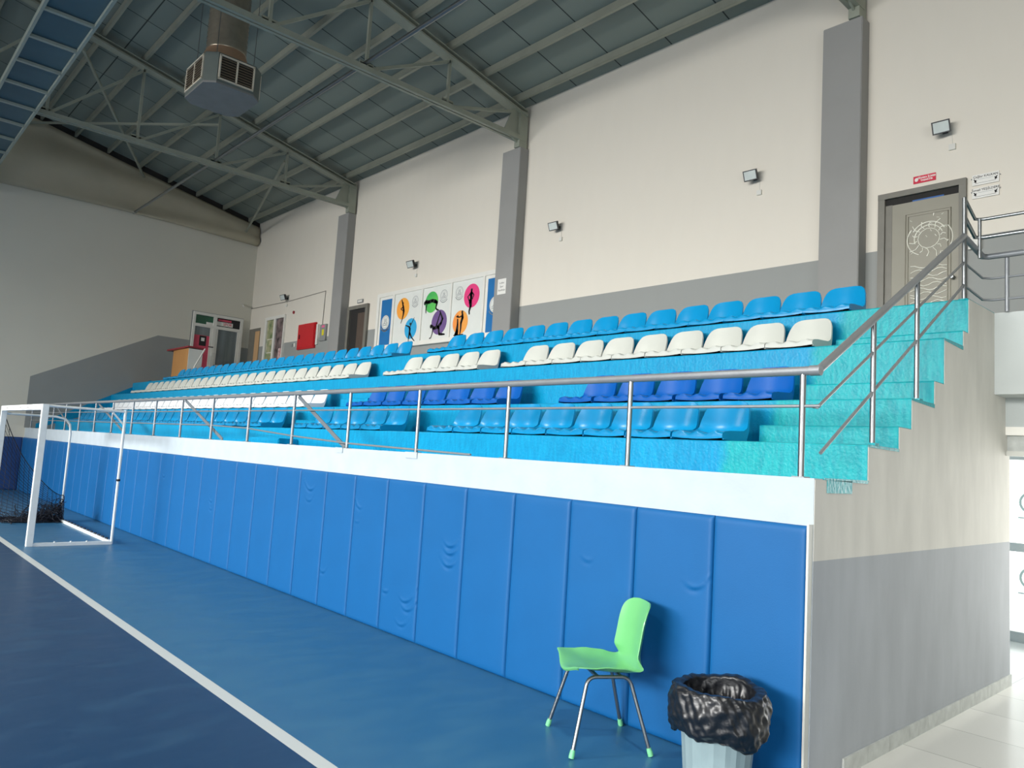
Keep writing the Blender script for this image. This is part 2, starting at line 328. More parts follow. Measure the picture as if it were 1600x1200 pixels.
# roof trusses
def truss(x, label):
    t = tag(empty('roof_truss', (x, 5.3, 7.7)), label, 'truss', 'steel trusses under the roof')
    def P(y, z): return (0, y - 5.3, z - 7.7)
    zb = 7.70
    for a, b in ((5.55, YRIDGE), (YRIDGE, YF + .02)):
        m = MB(); za, zc = zr(a) - .03, zr(b) - .03
        m.bar(P(a, za), P(b, zc), .22, .03, M['truss']); m.bar(P(a, za + .09), P(b, zc + .09), .22, .02, M['truss']); m.bar(P(a, za + .045), P(b, zc + .045), .02, .1, M['truss'])
        m.build('top_chord', t)
    m = MB()
    for s in (-.045, .045): m.box(s - .03, s + .03, YF + .02 - 5.3, .25, zb - 7.7 - .045, zb - 7.7 + .045, M['truss'])
    m.build('bottom_chord', t)
    m = MB(); m.box(-.07, .07, .10, .30, -.18, .55, M['truss']); m.prism([(-.015, -.25, .05), (-.015, .3, -.17), (-.015, .3, .56), (-.015, -.05, .55)], (.03, 0, 0), M['truss']); m.build('end_post', t)
    ys = [5.35 - 1.655 * k for k in range(0, 15)]
    for k, yy in enumerate(ys[1:], 1):
        if yy < YF + .3: break
        m = MB(); m.bar(P(yy, zb), P(yy, zr(yy) - .03), .05, .05, M['truss']); m.box(-.012, .012, yy - 5.3 - .13, yy - 5.3 + .13, zb - 7.7 + .02, zb - 7.7 + .13, M['truss']); m.build('vertical_web', t)
        m = MB(); yp = ys[k - 1]
        if yy > YRIDGE: a, b = P(yp - (.12 if k == 1 else 0), zr(yp) - .08), P(yy, zb)
        else: a, b = P(yp, zb), P(yy, zr(yy) - .08)
        m.bar(a, b, .05, .05, M['truss']); m.box(-.012, .012, b[1] - .12, b[1] + .12, b[2] - .02, b[2] + .1, M['truss']); m.build('diagonal_web', t)
    return t
truss(-2.2, 'steel roof truss ending on the column nearest the ornate door'); truss(-8.62, 'steel roof truss ending on the column with the paper notice'); truss(-14.97, 'steel roof truss ending on the column by the open doorway, farthest away')
for a, b, l in (((-15.1, -.76, 9.3), (XL + .05, 2.16, 8.85), 'thin steel cross brace under the far roof bay, rising towards the court'), ((-15.1, 2.1, 8.7), (XL + .05, -.9, 9.4), 'thin steel cross brace under the far roof bay, rising towards the far wall'),
                ((-15.1, 3.7, 8.35), (XL + .05, 5.2, 8.0), 'short steel cross brace under the far roof bay near the back wall')):
    m = MB(); m.bar(a, b, .05, .05, M['truss']); tag(m.build('roof_brace'), l, 'brace')
m = MB(); m.tube([(XL, 2.0, 7.79), (XR, 2.0, 7.79)], .035, M['steel'], 10); tag(m.build('steel_pipe'), 'long bright steel pipe running along the hall at truss height', 'pipe')

# blue ladder tray under the trusses
t = tag(empty('cable_tray', (XL, -1.86, 7.45)), 'long blue ladder-like tray hung under the roof trusses', 'cable tray')
m = MB(); m.box(0, XR - XL, -.32, .32, .06, .075, M['tray']); m.build('panel', t)
for s, yy in enumerate((-.335, .335)):
    m = MB(); m.box(0, XR - XL, yy - .02, yy + .02, 0, .1, M['tray_f']); m.build('side_rail', t)
x = .35
while x < XR - XL:
    m = MB(); m.box(x - .03, x + .03, -.32, .32, 0, .045, M['tray_f']); m.build('rung', t); x += 1.03
for x in (5.7, 12.1, 18.5):
    for yy in (-.335, .335):
        m = MB(); m.tube([(x, yy, .1), (x, yy, 1.9)], .006, M['steel'], 6); m.build('hanger_rod', t)

# air diffuser hanging from the roof
t = tag(empty('air_diffuser', (-10.285, .39, 7.1)), 'blue-grey chamfered air diffuser box with louvred grilles hanging from a round duct', 'air diffuser')
hx, hy, ch, hh = .55, .45, .15, .5
oct_ = [(-hx + ch, -hy), (hx - ch, -hy), (hx, -hy + ch), (hx, hy - ch), (hx - ch, hy), (-hx + ch, hy), (-hx, hy - ch), (-hx, -hy + ch)]
m = MB(); m.prism([(a, b, .03) for a, b in oct_], (0, 0, hh - .03), M['ac']); m.build('housing', t)
m = MB(); m.prism([(a, b, 0) for a, b in oct_], (0, 0, .03), M['ac_bot']); m.build('base_plate', t)
def grille(o, ux, w, h, nrm):
    o = Vector(o); ux = Vector(ux); n = Vector(nrm); uz = Vector((0, 0, 1)); m = MB()
    def q(a0, a1, b0, b1, d0, d1, mt):
        vs = [o + ux * a + uz * b + n * d for d in (d0, d1) for b in (b0, b1) for a in (a0, a1)]
        m.add(vs, [(0, 2, 3, 1), (4, 5, 7, 6), (0, 1, 5, 4), (2, 6, 7, 3), (0, 4, 6, 2), (1, 3, 7, 5)], mt)
    q(-w / 2, w / 2, -h / 2, h / 2, .002, .004, M['ac_dark'])
    for a in (-w / 2, 0, w / 2): q(a - .012, a + .012, -h / 2, h / 2, .002, .024, M['ac_frame'])
    for b in (-h / 2, h / 2): q(-w / 2 - .012, w / 2 + .012, b - .012, b + .012, .002, .024, M['ac_frame'])
    for k in range(1, 9):
        b = -h / 2 + h * k / 9; q(-w / 2, w / 2, b - .007, b + .007, .006, .018, M['ac_slat'])
    m.build('grille', t)
grille((hx, 0, .27), (0, 1, 0), .54, .38, (1, 0, 0)); grille((0, -hy, .27), (1, 0, 0), .72, .38, (0, -1, 0)); grille((-hx, 0, .27), (0, 1, 0), .54, .38, (-1, 0, 0)); grille((0, hy, .27), (1, 0, 0), .72, .38, (0, 1, 0))
m = MB(); m.lathe([(.40, hh), (.38, hh + .1), (.31, hh + .28)], 0, 0, M['duct_b'], 28); m.build('duct_collar', t)
m = MB(); pr = []
for k in range(33): pr.append((.295 + (.022 if k % 2 else 0), hh + .27 + k * .04))
m.lathe(pr, 0, 0, M['duct'], 28); m.build('round_duct', t)
for a in (-.45, .45):
    for b in (-.3, .3): m = MB(); m.tube([(a, b, hh), (a, b, 2.2)], .006, M['steel'], 6); m.build('hanger_rod', t)

# ------------------------------------------------------------------ the grandstand
def stepbox(x0, x1, y0, y1, z0, z1, mt):
    c = .011; m = MB(); m.prism([(x0, y0, z0), (x0, y1, z0), (x0, y1, z1), (x0, y0 + c, z1), (x0, y0 + c * .3, z1 - c * .3), (x0, y0, z1 - c)], (x1 - x0, 0, 0), mt); return m
t = tag(empty('grandstand', (0, 0, 0)), 'stepped concrete grandstand painted cyan with a turquoise stair at its right end', 'grandstand')
m = MB(); m.box(XL, 0, .03, .13, 0, D[0], M['band']); m.build('parapet', t)
m = MB(); m.box(XL, -.001, .13, YD[1] + .01, 1.40, D[0] - .002, M['tier']); m.build('front_walkway', t)
for k in range(1, 5):
    y1 = YD[k + 1] + .01 if k < 4 else YW
    stepbox(XL, -.0005, YD[k], y1, D[k - 1] - .25, D[k], M['tier']).build('tier', t)
# half steps of the stairs
STEP = [(1.15, 1.94, 1), (1.76, 2.30, 2), (2.345, 2.745, 3)]
for ys, zt, k in STEP:
    stepbox(-.955, -.0008, ys, YD[k + 1] + .005, D[k] - .02, zt, M['tier']).build('stair_step', t)
for (ys, zt, k), (xa, xb) in zip([(1.15, 1.94, 1), (1.76, 2.30, 2), (2.345, 2.745, 3)], [(-8.19, -7.5), (-8.05, -7.3), (-7.93, -7.15)]):
    stepbox(xa, xb, ys, YD[k + 1] + .005, D[k] - .02, zt, M['tier']).build('stair_step', t)
m = MB(); m.box(-8.05, -7.15, .42, YD[1] + .005, D[0] - .02, 1.655, M['tier']); m.build('stair_step', t, bevel=.01)
# end wall of the stand follows the steps just under the paint
e = .006
prof = [(.03, 0), (.03, 1.50), (.135, D[0] - e), (YD[1] + e, D[0] - e), (YD[1] + e, D[1] - e), (1.15 + e, D[1] - e), (1.15 + e, 1.94 - e), (YD[2] + e, 1.94 - e), (YD[2] + e, D[2] - e), (1.76 + e, D[2] - e), (1.76 + e, 2.30 - e), (YD[3] + e, 2.30 - e),
        (YD[3] + e, D[3] - e), (2.345 + e, D[3] - e), (2.345 + e, 2.745 - e), (YD[4] + e, 2.745 - e), (YD[4] + e, D[4] - e), (3.12, D[4] - e), (3.51, D[4] - e), (3.51, 0)]
prof[0] = (.034, 0); prof[1] = (.034, D[0] - e)
m = MB(); m.prism([(-.12, a, b) for a, b in prof], (.123, 0, 0), M['side']); m.build('side_wall', t)
for pts in ([(.17, 1.51), (.48, 1.51), (.48, 1.5795), (.17, 1.5795)], [(.13, 1.5795), (.69, 1.570), (.70, 1.59), (.13, 1.59)], [(.69, 1.785), (1.15, 1.78), (1.15, 1.796), (.69, 1.796)], [(1.35, 2.125), (1.76, 2.11), (1.76, 2.136), (1.35, 2.136)], [(1.95, 2.61), (2.34, 2.595), (2.34, 2.626), (1.95, 2.626)]):
    m = MB(); m.prism([(.0032, a, b) for a, b in pts], (.0025, 0, 0), M['tier']); m.build('paint_edge', t)
# skirting tiles along the foot of the end wall
m = MB()
yy = .42; k = 0
while yy < 3.5:
    m.box(.003, .014, yy, min(yy + .305, 3.52), 0, .088, M['skirt']); yy += .31
struct(m.build('baseboard_side'))
# landing slab right of the stand
m = MB(); m.box(.003, XR, 3.1, YW, 2.34, D[4] - .004, M['soffit']); m.box(-1.3, .0025, 3.515, YW, 2.34, 2.7, M['soffit']); m.box(.003, XR, 3.40, 3.55, 2.10, 2.345, M['soffit']); struct(m.build('trim_1'))

# ------------------------------------------------------------------ padded mats along the stand
def mat_mesh(w, h, wr, mt, name='mat'):
    m = MB(); nu, nv = 16, 40; ne = (0, .004, .009, .016, .03)
    def fn(u, v):
        x, z = us[round(u * nu)], vs_[round(v * nv)]
        ex = w / 2 - abs(x); ez = min(z, h - z)
        d = .012 + .022 * (1 - math.exp(-(ex / .006))) * (1 - math.exp(-ez / .008))
        d += .0035 * math.sin(u * 3.1) * math.sin(v * 5)
        for (cx, cz, L, amp, sgn, tilt) in wr:
            dx = x - cx; zz = z - cz - tilt * dx - sgn * .5 * dx * dx / L
            if abs(dx) < L * 1.6: d += amp * (math.exp(-(zz / .012) ** 2) - .7 * math.exp(-((zz + .022) / .014) ** 2)) * math.exp(-(dx / L) ** 2)
        return (x, -d, z)
    if wr: nu, nv = 34, 150
    def axis(L, n): return [e for e in ne] + [.03 + (L - .06) * k / (n - 8) for k in range(1, n - 8)] + [L - e for e in reversed(ne)]
    us = [a - w / 2 for a in axis(w, nu)]; vs_ = axis(h, nv); nu, nv = len(us) - 1, len(vs_) - 1
    m.grid(fn, nu, nv, mt); 
    m.add([(-w / 2, 0, 0), (w / 2, 0, 0), (w / 2, 0, h), (-w / 2, 0, h), (-w / 2, -.012, 0), (w / 2, -.012, 0), (w / 2, -.012, h), (-w / 2, -.012, h)], [(0, 1, 2, 3), (0, 3, 7, 4), (1, 5, 6, 2), (2, 6, 7, 3)], mt)
    return m
NM = 37; PW = (20.86 - .03) / NM
plain = None
WR = {0: [(-.1, .45, .05, .004, 1, .3)], 1: [(.2, .92, .07, .008, 1, .5), (.1, .3, .05, .004, 1, .3)], 2: [(-.1, .95, .05, .004, 1, 0)], 5: [(.14, .86, .08, .012, 1, .35), (.14, .80, .08, .012, 1, .3), (.12, .70, .09, .012, 1, .1)],
      6: [(-.2, .35, .05, .009, 1, 0), (.15, .33, .1, .011, 1, .45), (.18, .26, .09, .010, 1, .4), (.1, .12, .1, .007, 1, .3)], 7: [(-.22, 1.06, .06, .010, 1, -.9), (-.2, .9, .04, .005, 1, 0)], 8: [(-.2, .35, .07, .009, 1, .1)],
      9: [(-.08, 1.14, .11, .013, 1, -.3), (-.05, 1.02, .08, .007, 1, .1)], 14: [(.1, .80, .06, .009, 1, -.6), (.12, .70, .06, .009, 1, -.6)], 17: [(-.1, 1.0, .05, .008, 1, -.4)]}
for i in range(NM):
    xc = -.015 - PW * (i + .5); h = 1.335 + .004 * math.sin(i * 2.1)
    if i in WR: o = mat_mesh(PW - .004, 1.335, WR[i], M['vinyl']).build('wall_mat', keep=True)
    elif plain is None: o = plain = mat_mesh(PW - .004, 1.335, [], M['vinyl']).build('wall_mat', keep=True)
    else: o = plain.copy(); COL.objects.link(o)
    o.location = (xc, .029, .0)
    extra = {0: ', nearest the corner', 1: ', behind the bin', 2: ', behind the green chair', 5: ' creased at mid height', 6: ' creased near the floor', 9: ' with a curved crease'}.get(i, '')
    tag(o, 'blue padded mat, %s from the right end of the row%s' % (ordw(i), extra), 'padded mat', 'blue padded mats along the stand wall')
for i in range(6):
    o = mat_mesh(1.0, 1.335, [], M['vinyl_d']).build('wall_mat', keep=True); o.rotation_euler = (0, 0, R90); o.location = (XL + .001, -.5 - i, 0)
    tag(o, 'dark navy padded mat on the far wall, %s from the stand corner' % ordw(i), 'padded mat', 'navy padded mats on the far wall')
m = MB(); m.box(-.012, .0, -.016, .029, 0, 1.345, M['alu']); tag(m.build('corner_strip'), 'thin pale metal strip closing the right end of the padded mats', 'corner strip')

# ------------------------------------------------------------------ stadium seats
PROF = [(.000, .006, .205), (-.004, .034, .206), (.002, .050, .206), (.03, .056, .206), (.10, .050, .206), (.20, .044, .206), (.29, .044, .204), (.345, .058, .202), (.372, .090, .200),
        (.388, .130, .198), (.402, .175, .193), (.416, .220, .184), (.428, .255, .172), (.436, .280, .157), (.441, .296, .136), (.444, .307, .106), (.445, .311, .066)]
def seat_proto(mt):
    r = empty('stadium_seat')
    def rows(a, b, name):
        m = MB(); nu = 16
        def fn(u, v):
            k = a + round(v * (b - a)); y, z, w = PROF[k]; i = round(u * nu); s = max(-1, min(1, (i - 8) / 7)); side = i in (0, nu)
            if k < 8: z += .010 * s * s + (.011 * math.cos(3 * math.pi * s) * max(0, 1 - y / .09) if k > 0 else 0) + .028 * abs(s) ** 6 * min(1, y / .25)
            else: z += .028 * abs(s) ** 6 * max(0, (10 - k) / 3)
            back = max(0, min(1, (y - .25) / .15)); fd = min(1, max(0, z - .10) / .2); q = s * w / .2; y -= .055 * back * q * q * (1 - .4 * fd) + .018 * fd
            if side:
                if k < 8: z = min(z, .005)
                elif k < 12: z -= (.035, .02, .008, .0)[k - 8]; y += .014
                else: y += .006
            return (s * (w + (.003 if side else 0)), y, z)
        m.grid(fn, nu, b - a, mt); o = m.build(name, r, thick=.007)
        for p in o.data.polygons: p.use_smooth = True
        o.data.set_sharp_from_angle(angle=math.radians(55)); return o
    rows(0, 7, 'seat'); rows(7, 16, 'backrest')
    m = MB(); m.box(-.12, .12, .08, .30, 0, .034, M['dark']); m.build('mounting_bracket', r)
    return r
protos = {}
def place(kind, x, row, label, group):
    mt, cname = {'l': (M['seat_l'], 'sky-blue'), 'd': (M['seat_d'], 'royal-blue'), 'w': (M['seat_w'], 'white'), 'ww': (M['seat_ww'], 'bright white')}[kind]
    if kind not in protos: o = protos[kind] = seat_proto(mt)
    else: o = copy_tree(protos[kind])
    o.location = (x, YD[row] - .012, D[row]); o.rotation_euler = (0, 0, random.uniform(-.012, .012))
    tag(o, '%s plastic stadium seat, %s' % (cname, label), 'seat', group)
ROWN = {1: 'front', 2: 'second', 3: 'third', 4: 'top'}
BLK = [  # row, kind, x of right edge, pitch, count, block
    (1, 'l', -.955, .4265, 8, 'right'), (1, 'l', -5.22, .43, 5, 'middle'), (1, 'l', -8.28, .428, 27, 'left'),
    (2, 'd', -.955, .447, 5, 'right'), (2, 'd', -4.06, .445, 7, 'middle'), (2, 'ww', -8.36, .43, 26, 'left'),
    (3, 'w', -.955, .419, 9, 'right'), (3, 'w', -5.16, .415, 5, 'middle'), (3, 'w', -8.18, .419, 26, 'left'),
    (4, 'l', -.90, .402, 15, 'right'), (4, 'l', -7.86, .402, 26, 'left')]
for row, kind, xr, p, n, blk in BLK:
    for i in range(n):
        place(kind, xr - p * (i + .5), row, '%s row, %s from the right in the %s block' % (ROWN[row], ordw(i), blk), 'seats in the %s block of the %s row' % (blk, ROWN[row]))

# ------------------------------------------------------------------ railings
t = tag(empty('guardrail', (0, .08, D[0])), 'grey tubular guardrail along the white parapet in front of the seats', 'railing')
ZT = 2.165 - D[0]; ZM = 1.972 - D[0]
m = MB(); m.tube([(-20.8, 0, ZT), (-.02, 0, ZT)], .025, M['rail'], 12); m.build('top_rail', t)
m = MB(); m.tube([(-20.8, 0, ZM), (0.0, 0, ZM), ], .009, M['rail'], 8); m.build('middle_rail', t)
m = MB(); m.tube([(-20.8, 0, .2), (-8.6, 0, .195), (-7.36, 0, .17), (-6.1, 0, .10), (-4.87, 0, .05), (-2.9, -.01, .012)], .009, M['rail'], 8); m.build('lower_rail', t)
posts = [-.1, -1.29, -2.49, -3.68, -4.88, -6.1] + [-6.1 - 1.2 * k for k in range(1, 13)]
for x in posts:
    m = MB(); m.tube([(x, 0, 0), (x, 0, ZT - .02)], .017, M['steel'] if x > -6 else M['rail'], 10); m.box(x - .035, x + .035, -.035, .035, 0, .006, M['rail']); m.build('post', t)
for a, b in ((-6.08, -5.0), (-9.68, -8.2), (-14.45, -12.6), (-18.08, -16.5)):
    m = MB(); m.bar((a, 0.03, ZT - .03), (b, .05, .01), .008, .045, M['brace'], (1, 0, 0)); m.build('diagonal_brace', t)
for a, b in ((-3.76, -3.58), (-5.0, -4.86)):
    m = MB(); m.box(a, b, -.06, -.052, -.05, .004, M['band']); m.build('fixing_plate', t)
m = MB(); m.tube([(-.06, 0, ZT), (.0, .0, ZT)], .029, M['rail'], 12); m.build('joint_sleeve', t)

t = tag(empty('stair_handrail', (-.06, .9, D[1])), 'grey handrail climbing the turquoise stair to the landing', 'railing')
def Q(y, z, x=-.06): return (x + .06, y - .9, z - D[1])
m = MB(); m.tube([Q(.09, 2.165), Q(.16, 2.17), Q(2.56, 3.53), Q(2.62, 3.52), Q(3.02, 3.47), Q(3.05, 3.47, -.02), Q(3.07, 3.47, XR - .1)], .024, M['rail'], 12); m.build('top_rail', t)
m = MB(); m.tube([Q(.12, 1.972), Q(.17, 1.972), Q(2.56, 3.32), Q(3.02, 3.29), Q(3.07, 3.29, 0), Q(3.07, 3.29, XR - .1)], .009, M['rail'], 8); m.build('upper_bar', t)
m = MB(); m.tube([Q(.22, 1.725), Q(2.56, 3.14), Q(3.02, 3.11), Q(3.07, 3.11, 0), Q(3.07, 3.11, XR - .1)], .010, M['rail'], 8); m.build('lower_bar', t)
for y0, z0, z1 in ((.90, D[1], 2.58), (1.61, D[2], 2.98), (2.57, D[4], 3.84)):
    m = MB(); m.tube([Q(y0, z0), Q(y0, z1)], .017, M['steel'], 10); m.box(-.03, .03, y0 - .93, y0 - .87, z0 - D[1], z0 - D[1] + .02, M['tier']); m.build('post', t)
for x in (.10, 1.3, 2.5, 3.7, 4.9, 6.1):
    m = MB(); m.tube([Q(3.07, D[4] - .004, x), Q(3.07, 3.46, x)], .017, M['rail'], 10); m.build('post', t)
m = MB(); m.tube([Q(2.57, 3.84), Q(2.83, 3.735), Q(2.85, 3.73, 0), Q(2.87, 3.75, XR - .1)], .013, M['steel'], 8); m.tube([Q(2.57, 3.69), Q(2.83, 3.585), Q(2.85, 3.58, 0), Q(2.87, 3.60, XR - .1)], .016, M['steel'], 8)
m.tube([Q(2.84, 3.735, -.03), Q(2.84, 3.41, -.03)], .014, M['steel'], 8); m.build('raised_guard', t)

# ------------------------------------------------------------------ back wall fittings
def wq(m, x0, x1, z0, z1, d0, d1, mt): return m.box(x0, x1, YW - d1, YW - d0, z0, z1, mt)
def disc(m, x, z, rx, rz, d, mt, n=28): m.poly([(x + rx * math.cos(2 * math.pi * k / n), YW - d, z + rz * math.sin(2 * math.pi * k / n)) for k in range(n)], mt)
def stroke(m, pts, w, d, mt):
    if mt is M['black']: pts = [(p[0], p[1], (p[2] if len(p) > 2 else w) * 1.4) for p in pts]
    for (a, b, *q) in zip(pts, pts[1:]):
        ax, az = a[:2]; bx, bz = b[:2]; wa = a[2] if len(a) > 2 else w; wb = b[2] if len(b) > 2 else w
        L = math.hypot(bx - ax, bz - az) or 1; nx, nz = -(bz - az) / L, (bx - ax) / L
        m.poly([(ax + nx * wa, YW - d, az + nz * wa), (bx + nx * wb, YW - d, bz + nz * wb), (bx - nx * wb, YW - d, bz - nz * wb), (ax - nx * wa, YW - d, az - nz * wa)], mt)
    for p in pts:
        w_ = p[2] if len(p) > 2 else w; disc(m, p[0], p[1], w_, w_, d, mt, 8)
def crest(m, x, z, r, d, line, fill=None):
    if fill: disc(m, x, z, r, r, d, fill)
    n = 30
    for (ro, ri) in ((r, r * .93), (r * .8, r * .76)):
        for k in range(n):
            a, b = 2 * math.pi * k / n, 2 * math.pi * (k + 1) / n
            m.poly([(x + q * math.cos(w), YW - d - .001, z + q * math.sin(w)) for q, w in ((ro, a), (ro, b), (ri, b), (ri, a))], line)
    for s in (-1, 1): stroke(m, [(x + s * r * .16, z + r * .45, r * .07), (x + s * r * .16, z + r * .05, r * .07), (x + s * r * .3, z - r * .1, r * .04)], .01, d + .001, line)
    stroke(m, [(x - r * .55, z - r * .25), (x - r * .2, z - r * .15), (x + r * .2, z - r * .25), (x + r * .55, z - r * .15)], r * .04, d + .001, line)
    stroke(m, [(x - r * .5, z - r * .42), (x + r * .5, z - r * .42)], r * .05, d + .001, line)
    pts = [(x + r * 1.18 * math.cos(a), z + r * 1.18 * math.sin(a) - r * .05) for a in [math.radians(q) for q in range(215, 326, 10)]]
    stroke(m, pts, r * .06, d + .001, line)

# gym window with printed panels
t = empty('window_1', (-11.2, YW, 4.6)); struct(t)
def child(m, name):
    o = m.build(name, t, keep=True); o.matrix_parent_inverse = Matrix.Translation((11.2, -YW, -4.6)); return o
m = MB(); FX0, FX1, FZ0, FZ1 = -13.49, -8.75, 3.93, 5.25
for z0, z1 in ((FZ0, FZ0 + .07), (FZ1 - .09, FZ1)): wq(m, FX0 - .001, FX1, z0 - .001, z1 + .001, -.01, .063, M['white_pvc'])
for x0, x1 in ((FX0, FX0 + .1), (-12.83, -12.75), (-11.69, -11.64), (-10.64, -10.59), (-9.59, -9.53), (FX1 - .1, FX1)): wq(m, x0, x1, FZ0, FZ1, 0, .06, M['white_pvc'])
wq(m, FX0 - .03, FX1, FZ0 - .03, FZ0, 0, .1, M['white_pvc']); child(m, 'window_frame')
def panel(x0, x1, mt):
    m = MB(); wq(m, x0, x1, FZ0 + .07, FZ1 - .09, .01, .035, mt); return m
B = M['black']
m = panel(-13.39, -12.83, M['white_pvc']); wq(m, -13.31, -12.88, 3.99, 5.09, .036, .038, M['blue_board']); crest(m, -13.10, 4.55, .17, .040, M['logo_grey'], M['board']); 
stroke(m, [(-13.10 + .2 * math.cos(math.radians(q)), 4.54 + .2 * math.sin(math.radians(q))) for q in range(220, 321, 10)], .016, .041, M['board']); child(m, 'blue_panel')
m = panel(-9.53, -8.85, M['white_pvc']); wq(m, -9.45, -8.9, 3.99, 5.09, .036, .038, M['blue_board']); crest(m, -9.2, 4.55, .17, .040, M['logo_grey'], M['board']); child(m, 'blue_panel')
m = panel(-12.75, -11.69, M['board'])
disc(m, -12.41, 4.80, .25, .25, .036, M['orange'])
stroke(m, [(-12.47, 5.0, .012), (-12.44, 4.93, .014), (-12.40, 4.84, .022), (-12.37, 4.74, .026), (-12.38, 4.65, .018), (-12.41, 4.55, .012), (-12.45, 4.47, .008)], .01, .038, B); disc(m, -12.42, 4.92, .028, .032, .038, B); stroke(m, [(-12.43, 4.83, .01), (-12.49, 4.80, .008), (-12.42, 4.76, .008)], .01, .038, B)
crest(m, -11.94, 4.93, .115, .036, M['logo_grey']); disc(m, -12.05, 4.31, .235, .235, .036, M['cyan'])
stroke(m, [(-12.25, 4.40, .008), (-12.12, 4.36, .014), (-12.07, 4.30, .024), (-12.08, 4.20, .022), (-12.10, 4.1, .012), (-12.10, 3.99 + .02, .008)], .01, .038, B); stroke(m, [(-12.08, 4.34, .012), (-11.98, 4.48, .008), (-11.93, 4.55, .005)], .01, .038, B); disc(m, -12.07, 4.42, .03, .03, .038, B)
stroke(m, [(-12.06, 4.2, .02), (-11.98, 4.1, .012), (-11.87, 4.02, .008)], .01, .038, B); child(m, 'printed_panel')
m = panel(-11.64, -10.64, M['board']); disc(m, -11.32, 4.83, .235, .235, .036, M['green'])
stroke(m, [(-11.53, 4.86, .03), (-11.42, 4.84, .03), (-11.30, 4.86, .028), (-11.18, 4.83, .032), (-11.12, 4.80, .025)], .01, .038, B); disc(m, -11.56, 4.83, .04, .045, .038, B)
stroke(m, [(-11.48, 4.84, .016), (-11.51, 4.70, .013), (-11.50, 4.61, .01)], .01, .038, B); stroke(m, [(-11.12, 4.8, .022), (-11.15, 4.68, .014), (-11.10, 4.64, .014), (-11.05, 4.63, .01)], .01, .038, B)
crest(m, -10.89, 4.93, .125, .036, M['logo_grey']); disc(m, -11.0, 4.36, .27, .27, .036, M['purple'])
stroke(m, [(-11.25, 4.30, .02), (-11.16, 4.24, .026), (-11.02, 4.26, .028), (-10.93, 4.33, .024), (-10.88, 4.42, .02), (-10.97, 4.56, .014), (-10.99, 4.60, .01)], .01, .038, B); disc(m, -11.28, 4.29, .038, .045, .038, B)
stroke(m, [(-11.08, 4.30, .018), (-11.03, 4.42, .014), (-10.98, 4.55, .01)], .01, .038, B); stroke(m, [(-11.2, 4.23, .014), (-11.22, 4.12, .011), (-11.26, 4.04, .01), (-11.31, 4.03, .008)], .01, .038, B)
stroke(m, [(-11.0, 4.24, .022), (-10.97, 4.10, .02), (-10.88, 4.09, .018), (-10.78, 4.08, .012)], .01, .038, B); child(m, 'printed_panel')
m = panel(-10.59, -9.59, M['board']); disc(m, -9.95, 4.81, .25, .25, .036, M['pink'])
disc(m, -9.96, 4.93, .03, .035, .038, B); stroke(m, [(-9.96, 4.90, .02), (-9.97, 4.84, .032), (-9.96, 4.77, .024), (-9.98, 4.69, .036), (-9.96, 4.6, .026), (-10.0, 4.49, .016), (-9.99, 4.44, .014)], .01, .038, B)
stroke(m, [(-9.99, 4.87, .012), (-10.07, 4.80, .01), (-10.02, 4.71, .01)], .01, .038, B); stroke(m, [(-9.93, 4.87, .012), (-9.88, 4.82, .01), (-9.92, 4.74, .01)], .01, .038, B)
crest(m, -10.36, 4.93, .125, .036, M['logo_grey']); disc(m, -10.27, 4.29, .25, .25, .036, M['orange2'])
stroke(m, [(-10.36, 4.36, .014), (-10.35, 4.25, .02), (-10.36, 4.10, .035), (-10.38, 4.03, .045)], .01, .038, B); disc(m, -10.36, 4.42, .025, .03, .038, B)
disc(m, -10.22, 4.50, .03, .035, .038, B); stroke(m, [(-10.21, 4.46, .018), (-10.20, 4.38, .028), (-10.24, 4.28, .022), (-10.24, 4.15, .016), (-10.26, 4.03, .012)], .01, .038, B); stroke(m, [(-10.22, 4.42, .012), (-10.31, 4.40, .01), (-10.40, 4.42, .01)], .01, .038, B)
stroke(m, [(-10.46, 4.03, .008), (-10.15, 4.03, .008)], .01, .038, B); child(m, 'printed_panel')

# ornate right-hand door
t = empty('door_1', (-1.45, YW, D[4])); struct(t)
def ch2(m, name, org=(-1.45, YW, 3.01), par=None):
    o = m.build(name, par or t, keep=None); o.matrix_parent_inverse = Matrix.Translation((-org[0], -org[1], -org[2])); return o
m = MB(); wq(m, -1.94, -1.86, D[4], 5.14, -.02, .05, M['door_f']); wq(m, -1.03, -.955, D[4], 5.14, -.02, .05, M['door_f']); wq(m, -1.941, -.954, 5.07, 5.141, -.03, .053, M['door_f']); ch2(m, 'door_frame')
m = MB(); wq(m, -1.86, -1.03, 4.985, 5.07, 0, .004, M['dark']); wq(m, -1.55, -1.2, 4.985, 5.005, .004, .008, M['bluefoil']); wq(m, -1.86, -1.78, D[4], 4.99, 0, .02, M['door_f']); ch2(m, 'door_gap')
m = MB(); wq(m, -1.78, -1.03, D[4], 4.985, 0, .016, M['door_m']); leaf = ch2(m, 'door_leaf')
m = MB()
def ring(cx, cz, r, a0, a1, rr=.006, mt=None, sx=1.0):
    m.tube([(cx + sx * r * math.cos(math.radians(a)), YW - .018, cz + r * math.sin(math.radians(a))) for a in [a0 + (a1 - a0) * k / 14 for k in range(15)]], rr, mt or M['film'], 6)
